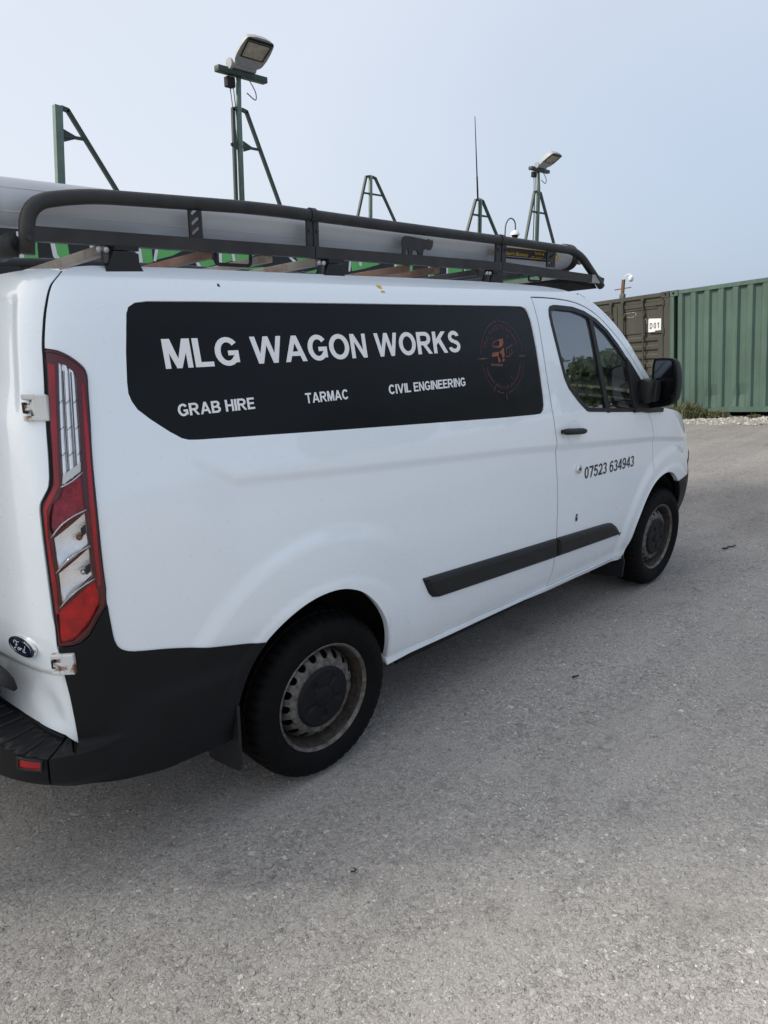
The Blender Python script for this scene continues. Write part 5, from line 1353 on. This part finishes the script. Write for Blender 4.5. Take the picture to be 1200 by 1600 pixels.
# D01 plate and old paint marks on the right-hand door (u measured from the seam between the two boxes)
def on_door(u,v,y=.030): return (2.455+u,y,v)
pp=[(-.497,1.815),(-.490,2.075),(-.470,2.085),(-.215,2.066),(-.204,2.055),(-.210,1.812),(-.222,1.803),(-.480,1.803)]
e=MB(); e.prism([(a,b) for a,b in pp],on_door(0,0,.026),(1,0,0),(0,0,1),(0,1,0),.008); sp=e.build('number_plate',M['letter'],dc)
for ch,u,w in (('D',-.462,.062),('0',-.372,.055),('1',-.288,.038)):
    
    P,W_=caps(ch); V=[];F=[]
    for q,poly in enumerate(P):
        b=len(V); V+=[on_door(u+x*w/W_,1.872+y*.118,.0245-.00004*(q%7)) for x,y in poly]; F.append(tuple(range(b,len(V))))
    mesh('plate_character',V,F,M['ink'],sp)
mk=MB()
for (u0,v0,u1,v1) in ((-1.07,2.165,-1.068,2.245),(-1.06,2.25,-.99,2.252),(-.97,2.258,-.93,2.250),(-.90,2.252,-.83,2.255),(-.80,2.245,-.802,2.18),(-1.0,2.165,-.94,2.158),(-.92,2.155,-.84,2.165),(-.585,2.11,-.575,2.08),(-.565,2.09,-.55,2.05),(-.54,2.03,-.55,2.0),(-.525,2.12,-.505,2.118)):
    mk.bar(on_door(u0,v0,.0565),on_door(u1,v1,.0565),.004,.013,up=(0,1,0))
mk.build('paint_remnant',M['bwhite'],dc)
# long dark row behind the van
rowz=-.95
for k,(x,lb) in enumerate(((7.22,'dark green container at the far end of the row behind the van, under the banner'),(-5.08,'dark green container at the near end of the row behind the van'))):
    c=cont('storage_container',lb,'storage containers around the yard',(x,11.06,rowz),(0,0,0),M['dgreen'],12.19,2.44,2.9,'side')
for k,(x,lb) in enumerate(((7.22,'upper dark green container stacked at the far end of the row behind the van'),(-5.08,'upper dark green container stacked at the near end of the row behind the van'))):
    pass
# banner boards above and along the row
ban=tag(empty('sign_board',(6.5,11,2.0)),'long black hoarding with green white-edged lettering on the container row behind the roof rack','sign')
def bl(o): o.location=o.location-ban.location; return o
e=MB()
x=-4.6
while x<18.2:
    e=MB(); e.box((x+1.15,10.985,2.42),(2.29,.05,1.80)); bl(e.build('board',M['banner'],ban)); x+=2.3
e=MB(); e.box((6.9,11.03,3.28),(23,.04,.06)); e.box((6.9,11.03,1.6),(23,.04,.06)); [bl(q) for q in e.split('backing_rail',M['dgreen'],ban)]
GR=[[(.35,2.77),(.37,3.12),(.62,3.12),(.6,2.89),(.59,2.63),(.35,2.61)],[(.91,2.96),(.93,3.12),(1.16,3.12),(1.14,2.97),(1.15,2.76),(1.01,2.66),(.93,2.78)],[(1.24,2.78),(1.4,2.84),(1.89,2.97),(1.86,3.12),(1.62,3.12),(1.6,2.88),(1.26,2.7)],[(2.56,2.95),(2.56,3.12),(2.79,3.12),(2.79,2.73),(2.58,2.69)],[(2.91,2.98),(2.95,3.12),(3.5,3.12),(3.46,2.98),(3.22,2.87),(2.83,2.77)],[(3.82,2.81),(4.05,2.88),(4.31,2.77),(3.88,2.65)],[(4.4,3.12),(4.66,3.12),(4.64,2.97),(4.65,2.84),(4.4,2.78)],[(4.73,3.12),(5.26,3.12),(5.24,2.98),(4.96,2.87),(4.73,2.84)],[(4.73,2.68),(5.46,2.75),(5.48,2.66),(4.81,2.61)],[(6.29,3.1),(6.92,3.1),(6.9,2.98),(6.85,2.91),(6.49,2.89)],[(6.32,2.61),(7.1,2.77),(7.1,2.61),(6.47,2.59)],[(8.11,2.96),(8.12,3.12),(9.14,3.12),(9.12,2.96),(8.57,2.83),(8.16,2.76)],[(9.76,2.85),(9.78,3.12),(10.4,3.12),(10.39,2.85),(9.79,2.76)],[(11.08,2.8),(11.07,3.12),(11.27,3.12),(11.27,2.81),(11.31,2.62),(11.11,2.61)],[(11.86,2.89),(11.86,3.12),(12.5,3.12),(12.54,2.79),(11.87,2.73)],[(12.63,2.96),(12.64,3.12),(13.32,3.12),(13.28,2.88),(12.68,2.82)],[(14.55,2.7),(15.84,2.84),(16.52,2.92),(16.48,2.83),(14.64,2.6)]]
WH=[[(.27,2.75),(.27,3.12),(.37,3.12),(.35,2.77),(.35,2.61),(.27,2.61)],[(.83,2.97),(.84,3.12),(.93,3.12),(.91,2.96),(.93,2.78),(1.01,2.65),(.93,2.61),(.85,2.75)],[(1.54,2.97),(1.54,3.12),(1.62,3.12),(1.62,2.97),(1.6,2.88),(1.55,2.86)],[(2.4,2.91),(2.4,3.05),(2.56,3.12),(2.56,2.95),(2.58,2.66),(2.5,2.64),(2.5,2.86)],[(2.86,2.98),(2.9,3.12),(2.97,3.12),(2.93,2.98),(2.86,2.75),(2.8,2.75)],[(3.74,2.79),(3.81,2.81),(3.89,2.66),(3.8,2.65)],[(4.32,3.12),(4.4,3.12),(4.39,2.78),(4.32,2.78)],[(4.64,2.98),(4.64,3.12),(4.72,3.12),(4.72,2.98),(4.73,2.84),(4.66,2.83)],[(6.19,2.98),(6.19,3.12),(6.29,3.12),(6.29,2.98),(6.43,2.9),(6.69,2.88),(6.58,2.84),(6.38,2.84)],[(8.08,3.12),(8.13,3.12),(8.13,2.95),(8.1,2.75),(8.04,2.75)],[(8.4,3.12),(8.49,3.12),(8.49,2.96),(8.5,2.89),(8.41,2.91)],[(9.66,3.12),(9.77,3.12),(9.77,2.86),(9.79,2.76),(9.69,2.76)],[(11.01,3.12),(11.08,3.12),(11.08,2.8),(11.11,2.61),(11.04,2.61)],[(11.8,3.12),(11.88,3.12),(11.88,2.89),(11.87,2.73),(11.81,2.73)],[(12.58,3.12),(12.65,3.12),(12.65,2.96),(12.68,2.81),(12.61,2.81)]]
for nm,L_,m,y in (('green_stroke',GR,M['bgreen'],10.954),('white_edge',WH,M['bwhite'],10.9515)):
    for P in L_:
        A=sum(P[i][0]*P[(i+1)%len(P)][1]-P[(i+1)%len(P)][0]*P[i][1] for i in range(len(P))); f=tuple(range(len(P)))
        bl(mesh(nm,[(a,y,c) for a,c in P],[f if A>0 else f[::-1]],m,ban))

# ------------------------------------------------------------------ braced masts on the container row
def mast(label,px,apex,legs,brace,post_top,wid,post_base=2.40,lean=0.,two=True,square=False,name='braced_mast'):
    """px: foot of the post on the row, apex: height of the brace apex, legs: x offsets of the leg feet"""
    Y=11.45; root=tag(empty(name,(px,Y,post_base)),label,'mast','braced masts standing on the container row')
    e=MB(); 
    if square: e.bar((0,0,0),(lean,0,post_top-post_base),wid,wid,up=(0,1,0))
    else: e.tube([(0,0,0),(lean*.6,0,(apex-post_base)),(lean,0,post_top-post_base)],[wid*.5,wid*.5,wid*.42],14)
    e.build('post',M['mast'],root,not square)
    la=lean*(apex-post_base)/(post_top-post_base)
    for lx in legs:
        sx=1 if lx>0 else -1; w=wid*.55
        e=MB(); e.bar((la+sx*wid*.4,0,apex-post_base),(la+sx*(wid*.4+.14),0,apex-post_base-.03),w,w); e.bar((la+sx*(wid*.4+.12),0,apex-post_base-.02),(lx,0,0),w,w); e.build('brace_leg',M['mastd'],root)
        t=(apex-brace)/(apex-post_base); xb=la+sx*(wid*.4+.13)+(lx-la-sx*(wid*.4+.13))*t
        e=MB(); e.bar((la,0,brace-post_base),(xb,0,brace-post_base),w*.7,w*.7); e.build('cross_brace',M['mastd'],root)
        gk=1. if (square or post_top>6.6) else .3
        e=MB(); e.prism([(0,-.10*gk),(sx*.22*gk,-.02*gk),(sx*.22*gk,.03*gk),(0,.12*gk)],(la+sx*wid*.4,-.01,brace-post_base),(1,0,0),(0,0,1),(0,1,0),.02); e.build('gusset_plate',M['mastd'],root)
    return root
SCY=(11.45+2.858)/(11+2.858)
def X_(x): return -4.528+(x+4.528)*SCY
def Z_(z): return 1.797+(z-1.797)*SCY
def XB(x0,z0,x1,z1,z): # carry a traced line down to the row top
    return x0+(x1-x0)*(z-z0)/(z1-z0)
zb=2.40
mast('green square post with one brace on the right, leftmost of the masts',XB(X_(1.41),Z_(5.25),X_(1.24),Z_(4.0),zb),Z_(5.23),[X_(XB(1.58,5.23,2.293,3.99,zb))-XB(X_(1.41),Z_(5.25),X_(1.24),Z_(4.0),zb)],Z_(4.78),Z_(5.25),.135,zb,.24,False,True)
m2x=X_(4.98)
mast('tall green mast with floodlight bracket, second from the left',m2x,Z_(5.86),[X_(XB(5.40,5.86,6.156,4.0,zb))-m2x,-.16],Z_(5.15),Z_(6.52),.125,zb,.10)
m3x=X_(8.85)
mast('short green mast with two braces, in the middle of the row',m3x,Z_(5.02),[X_(XB(8.98,5.0,9.766,3.99,zb))-m3x,X_(XB(8.76,5.0,8.548,3.97,zb))-.35-m3x],Z_(4.62),Z_(5.02),.105,zb,.02)
m4x=X_(13.38)
mast('short green mast carrying a thin whip aerial',m4x,Z_(4.92),[X_(XB(13.30,4.9,14.152,3.97,zb))-m4x,X_(XB(13.05,4.9,12.816,3.97,zb))-.35-m4x],Z_(4.5),Z_(4.93),.13,zb,-.12)
m5x=X_(16.42)
mast('green mast with a small floodlight, rightmost of the masts',m5x,Z_(5.45),[X_(XB(16.45,5.45,17.403,3.99,zb))-m5x,X_(XB(16.1,5.45,15.894,3.99,zb))-.35-m5x],Z_(4.85),Z_(6.05),.135,zb,-.22)
# aerial
ae=tag(empty('whip_aerial',(X_(13.2),11.45,Z_(4.93))),'thin black whip aerial leaning slightly left on top of the short mast','aerial')
e=MB(); a0=Vector((0,0,0)); a1=Vector((X_(12.94)-X_(13.2),0,Z_(7.05)-Z_(4.93)))
e.tube([a0,a0.lerp(a1,.28)],.026,8); e.build('lower_tube',M['black'],ae,True)
e=MB(); e.tube([a0.lerp(a1,.28),a1],[.019,.010],8); e.build('whip',M['black'],ae,True)
# floodlights
def floodlight(label,base,s,yaw,tilt,axisx):
    """head leaning out from a bracket; built face-on then turned"""
    root=tag(empty('floodlight',base),label,'floodlight','floodlights on the masts'); root.rotation_euler=(0,0,yaw)
    W,H,D=.56*s,.54*s,.19*s
    head=empty('lamp_head',(.10*s,0,.06*s),root); head.rotation_euler=(0,tilt,0)
    # casing: rounded box, face towards +x' (down and out), y = width, z = length
    prof=[(-W*.36,0),(W*.36,0),(W*.5,H*.16),(W*.5,H*.86),(W*.42,H),(-W*.42,H),(-W*.5,H*.86),(-W*.5,H*.16)]
    prof=smooth_line(prof+[prof[0]],3)[:-1]
    def ringp(x,k,c=(0,.5*H)): return [(x,c[0]+(p[0]-c[0])*k,c[1]+(p[1]-c[1])*k) for p in prof]
    V=[];F=[];n=len(prof); lay=[(-D,.45),(-D*.9,.68),(-D*.45,.92),(-D*.02,1.0)]
    for x,k in lay: V+=ringp(x,k)
    for i in range(len(lay)-1):
        for j in range(n): F.append((i*n+j,i*n+(j+1)%n,(i+1)*n+(j+1)%n,(i+1)*n+j))
    F.append(tuple(range(n-1,-1,-1)))
    cs=mesh('casing',V,F,M['lampbody'],head); autosmooth(cs,40)
    win=[(-W*.37,H*.34),(W*.37,H*.34),(W*.40,H*.86),(-W*.40,H*.86)]
    V2,F2=cdt(dens([(p[0],p[1]) for p in prof],.05*s),[dens(win,.05*s)],.06*s)
    fm=mesh('front_frame',[(.0,a,b) for a,b in V2],F2,M['lampbody'],head)
    mesh('bezel',*(lambda o,i:([(.012,a,b) for a,b in o]+[(.012,a,b) for a,b in i],[(k,(k+1)%4,4+(k+1)%4,4+k) for k in range(4)]))([(-W*.41,H*.31),(W*.41,H*.31),(W*.44,H*.89),(-W*.44,H*.89)],[(-W*.36,H*.345),(W*.36,H*.345),(W*.39,H*.855),(-W*.39,H*.855)]),M['trim'],head)
    mesh('end_band',[(.013,a,b) for a,b in ((-W*.47,H*.91),(W*.47,H*.91),(W*.42,H*.995),(-W*.42,H*.995))],[(0,1,2,3)],M['trim'],head)
    # reflector bowl behind the cover
    V=[];F=[]
    for x,k in ((.0,1.),(-D*.3,.72),(-D*.5,.34)):
        c=(0,H*.6); V+=[(x,c[0]+(a-c[0])*k,c[1]+(b-c[1])*k) for a,b in win]
    for i in range(2):
        for j in range(4): F.append((i*4+j,i*4+(j+1)%4,i*4+4+(j+1)%4,i*4+4+j))
    F.append((8,9,10,11)); mesh('reflector_bowl',V,F,M['lampglass'],head)
    mesh('cover_glass',[(.004,a,b) for a,b in win],[(0,1,2,3)],M['lampcover'],head)
    e=MB(); e.box((-.06*s,0,-.02*s),(.14*s,axisx*s,.10*s),None,.015*s); e.build('mounting_beam',M['mastd'],root,auto=True)
    e=MB(); e.tube([(.03*s,-.22*s,.07*s),(.03*s,.22*s,.07*s)],.05*s,14); e.tube([(.03*s,-.31*s,.07*s),(.03*s,-.27*s,.07*s)],.085*s,16); e.build('pivot',M['lampbody'],root,auto=True)
    e=MB(); e.box((-.10*s,-axisx*.22*s,-.17*s),(.12*s,.16*s,.16*s),None,.02); e.build('junction_box',M['black'],root)
    e=MB()
    e.tube(fillet([(-.10*s,-axisx*.22*s,-.22*s),(-.08*s,-axisx*.14*s,-1.1*s),(-.06*s,-axisx*.12*s,-2.6*s)],.4,6),.012,6)
    e.tube(fillet([(-.06*s,-axisx*.18*s,-.22*s),(-.10*s,-axisx*.10*s,-.9*s),(-.06*s,-axisx*.10*s,-2.6*s)],.4,6),.011,6)
    e.tube(fillet([(.02*s,.06*s,-.05*s),(.12*s,.16*s,-.30*s),(.06*s,.20*s,-.42*s),(.0,.05*s,-.3*s)],.15,6),.012,6)
    e.split('cable',M['cable'],root,True)
    return root
floodlight('large grey floodlight tilted up on the tall mast, second from the left',(m2x+.16,11.45-.10,Z_(6.53)),1.25,R(-90),R(57),1.0)
floodlight('small grey floodlight tilted up on the rightmost mast',(m5x-.20,11.45-.10,Z_(6.10)),1.05,R(-90),R(60),1.0)
# dome camera on its swan neck
dcx,dcz=X_(15.14),Z_(4.10)
dm=tag(empty('dome_camera',(dcx-.30,11.45,2.4)),'small white dome camera on a thin swan neck, between the two right-hand masts','camera')
e=MB(); h=dcz-2.4
e.tube(fillet([(-.25,0,0),(-.25,0,h+.30),(.0,0,h+.50),(.28,0,h+.40),(.30,0,h+.12)],.22,8),.022,8); e.build('swan_neck',M['cable'],dm,True)
V,F=lathe([(.03,.14),(.10,.10),(.15,.02),(.155,-.01),(.0,-.01)],24); o=mesh('camera_hood',[(x+.30,z,y+h) for x,y,z in V],[f[::-1] for f in F],M['camwhite'],dm); autosmooth(o,50)
V,F=lathe([(.11,-.01),(.10,-.07),(.06,-.11),(.0,-.125)],24); mesh('dome',[(x+.30,z,y+h) for x,y,z in V],F,M['gloss'],dm,True)
# rusty post with security camera beyond the olive container
cp_=Vector((11.5,5.36,1.9)); cc=tag(empty('camera_post',cp_),'rusty post with a crossbar and a white camera above the olive container','camera post')
e=MB(); e.bar((0,0,-.1),(0,.01,.60),.060,.060,up=(1,0,0)); e.build('post',M['rustpost'],cc)
e=MB(); e.bar((.02,.22,.375),(-.02,-.20,.425),.018,.022); e.build('crossbar',M['rustpost'],cc)
e=MB(); e.box((0,0,.22),(.10,.11,.13),None,.01); e.build('junction_box',M['cable'],cc,auto=True)
e=MB(); e.tube(fillet([(0,0,.58),(0,-.02,.68),(0,-.14,.72),(0,-.17,.66)],.06,5),.012,8); e.build('camera_arm',M['camwhite'],cc,True)
e=MB(); e.tube([(0,-.17,.69),(0,-.17,.65),(0,-.17,.58),(0,-.17,.55)],[.03,.055,.055,.03],14); e.build('camera_head',M['camwhite'],cc,True)
# weeds at the container foot
def weed(c,r,h,n,label,seed):
    q=random.Random(seed); e=MB()
    for _ in range(n):
        a=q.random()*6.28; d=r*math.sqrt(q.random()); x,y=c[0]+d*math.cos(a)*.7,c[1]+d*math.sin(a); z=gz(x,y)-.01
        hh=h*(.35+.65*q.random())*(1-.5*(d/r)**2); lx,ly=(q.random()-.5)*.7*hh,(q.random()-.5)*.7*hh; w=.006+.01*q.random(); k=q.random()*6.28
        ux,uy=w*math.cos(k),w*math.sin(k); e.mi=1 if q.random()<.3 else 0
        e.add([(x-ux,y-uy,z),(x+ux,y+uy,z),(x+lx*.4+ux*.8,y+ly*.4+uy*.8,z+hh*.6),(x+lx*.4-ux*.8,y+ly*.4-uy*.8,z+hh*.6),(x+lx,y+ly,z+hh)],[(0,1,2,3),(3,2,4)])
        if q.random()<.6:
            for t in range(3):
                f=.3+.6*q.random(); px,py,pz=x+lx*f,y+ly*f,z+hh*f; s=.014+.025*q.random(); m=q.random()*6.28
                e.add([(px,py,pz),(px+s*math.cos(m),py+s*math.sin(m),pz+s*.5),(px+1.6*s*math.cos(m+.3),py+1.6*s*math.sin(m+.3),pz+s*.9),(px+s*math.cos(m+.6),py+s*math.sin(m+.6),pz+s*.5)],[(0,1,2,3)])
    o=e.build('weed_clump',[M['weed'],M['straw']]); tag(o,label,'weeds','weeds along the container foot'); return o
def at(s,d): p=O_+U_*s+N_*d; return (p.x,p.y)
weed(at(.45,.18),.40,.44,620,'tall tangled weed clump at the left corner of the green container',3)
weed(at(1.05,.10),.26,.22,260,'low weed clump just right of the tall one under the green container',4)
weed(at(.15,.15),.24,.30,240,'weed clump at the seam between the olive and green containers',8)
weed(at(1.75,.05),.14,.12,60,'sparse weed tuft near the gap under the green container',5)
# twigs and scraps on the tarmac
def twig(label,pts,r,loc):
    e=MB(); e.tube([(x,y,.006+r) for x,y in pts],[r*(1-.5*i/len(pts)) for i in range(len(pts))],6); o=e.build('twig',M['twig'],None,True,loc=(loc[0],loc[1],gz(*loc))); tag(o,label,'twig'); return o
twig('dark curled twig on the tarmac beyond the front wheel',[(0,0),(.04,-.02),(.08,-.01),(.11,-.035),(.16,-.04)],.007,(1.05,-1.02))
twig('short black scrap on the tarmac level with the side moulding',[(0,0),(.02,-.008),(.036,-.013)],.005,(-1.60,-1.27))
twig('small dark curled scrap in the foreground below the rear wheel',[(0,0),(.01,-.008),(.02,-.005),(.018,.006)],.0028,(-3.26,-1.44))
def flat_stone(label,loc,s):
    q=MB(); n=7; P=[(s*(.7+.4*rnd.random())*math.cos(6.28*i/n),s*(.6+.4*rnd.random())*math.sin(6.28*i/n)) for i in range(n)]
    q.prism(P,(0,0,-.002),(1,0,0),(0,1,0),(0,0,1),.007); o=q.build('flat_stone',M['gravel'],None,loc=(loc[0],loc[1],gz(*loc))); tag(o,label,'stone'); return o
flat_stone('pale flat stone on the tarmac below the rear wheel',(-3.115,-1.20),.013)
flat_stone('pale stone chip in the sunlit foreground left of centre',(-3.70,-1.52),.011)
# trees beyond the yard on the right (seen as reflections in the cab glass)
tb=MB()
def tree(loc,h,w,seed):
    q=random.Random(seed); o=Vector(loc); tb.mi=0
    tb.tube([o,o+Vector((.1,.05,h*.3)),o+Vector((0,.1,h*.62))],[.28,.2,.09],9)
    for _ in range(7):
        a=q.random()*6.28; z=h*(.25+.3*q.random()); tb.tube([o+Vector((0,0,z)),o+Vector((w*.25*math.cos(a),w*.25*math.sin(a),z+h*.12)),o+Vector((w*.42*math.cos(a),w*.42*math.sin(a),z+h*.25))],[.09,.06,.02],6)
    tb.mi=1; cl=[(q.gauss(0,w*.22),q.gauss(0,w*.22),h*(.38+.5*q.random()),w*(.14+.14*q.random())) for _ in range(26)]
    for cx,cy,cz,cr in cl:
        for _ in range(60):
            d=Vector((q.gauss(0,1),q.gauss(0,1),q.gauss(0,.8))).normalized()*cr*(.55+.45*q.random()); p=o+Vector((cx,cy,cz))+d; s_=.26+.3*q.random(); u=Vector((q.gauss(0,1),q.gauss(0,1),q.gauss(0,1))).normalized(); v=u.orthogonal().normalized()
            tb.add([p-u*s_,p+v*s_*.6,p+u*s_,p-v*s_*.6],[(0,1,2,3)])
for i,(x,y,h,w) in enumerate([(52,-14,6.0,8),(58,-22,6.6,9),(54,-30,5.6,8),(48,-37,6.2,9),(40,-44,5.6,8),(63,-8,5.4,8),(34,-48,6,8)]): tree((x,y,gz(x,y)-.1),h,w,40+i)
tag(tb.build('far_trees',[M['bark'],M['leaf']]),'belt of green trees beyond the yard, mirrored in the cab window',kind='stuff')

# unseen metal-clad shed, added on the left to shade the van's tail and yard
sh=tag(empty('shade_shed',(-7.22,1.99,-1.0)),'tall grey metal-clad shed added out of view left of the van to shade its tail','shade blocker'); sh.rotation_euler=(0,0,math.atan2(.74,.67))
SW,SD,SH=5.6,9.0,9.6          # local x across the end wall, y along the shed, z up
def clad_wall(name,p0,d,nrm,Ln,h,parent):
    V=[];F=[];x=0.;P=[]
    while x<Ln:
        for q,dep in ((0,0),(.14,0),(.17,.035),(.21,.035),(.24,0)):
            if x+q<=Ln: P.append((x+q,dep))
        x+=.25
    P.append((Ln,0))
    for a,b in P: V+=[Vector(p0)+Vector(d)*a+Vector(nrm)*b,Vector(p0)+Vector(d)*a+Vector(nrm)*b+Vector((0,0,h))]
    F=[(2*i,2*i+2,2*i+3,2*i+1) for i in range(len(P)-1)]
    return mesh(name,V,F,M['cladding'],parent)
clad_wall('wall',(0,0,0),(1,0,0),(0,-1,0),SW,SH,sh); clad_wall('wall',(0,0,0),(0,1,0),(-1,0,0),SD,SH,sh); clad_wall('wall',(SW,0,0),(0,1,0),(1,0,0),SD,SH,sh); clad_wall('wall',(0,SD,0),(1,0,0),(0,1,0),SW,SH,sh)
e=MB(); e.prism([(-.15,SH+.002),(SW+.15,SH+.002),(SW+.15,SH+.12),(SW/2,SH+.75),(-.15,SH+.12)],(0,-.1,0),(1,0,0),(0,0,1),(0,1,0),SD+.2); e.build('roof',M['cladding'],sh)
e=MB()
for i in range(24): e.box((SW/2,-.075,.16+i*.18),(3.6,.05,.165),None,.012)
e.build('roller_door',M['lampbody'],sh)
e=MB(); e.box((SW/2-1.88,-.09,2.2),(.14,.10,4.4)); e.box((SW/2+1.88,-.09,2.2),(.14,.10,4.4)); e.box((SW/2,-.09,4.50),(3.9,.14,.20)); e.build('door_frame',M['dgreen'],sh)

# the yard falls away across the van: let the far side of the van and its rack follow the slope
def settle(o):
    if o.type=='MESH' and o.data.users==1:
        for v in o.data.vertices:
            if v.co.y>-.74: v.co.z-=.0745*(v.co.y+.74)
    for c in o.children: settle(c)
for o in list(van.children)+list(rack.children):
    if o.name.startswith('wheel') and o.type=='EMPTY':
        if o.location.y>0: o.location.z-=.0745*(o.location.y+.74)
        continue
    settle(o)
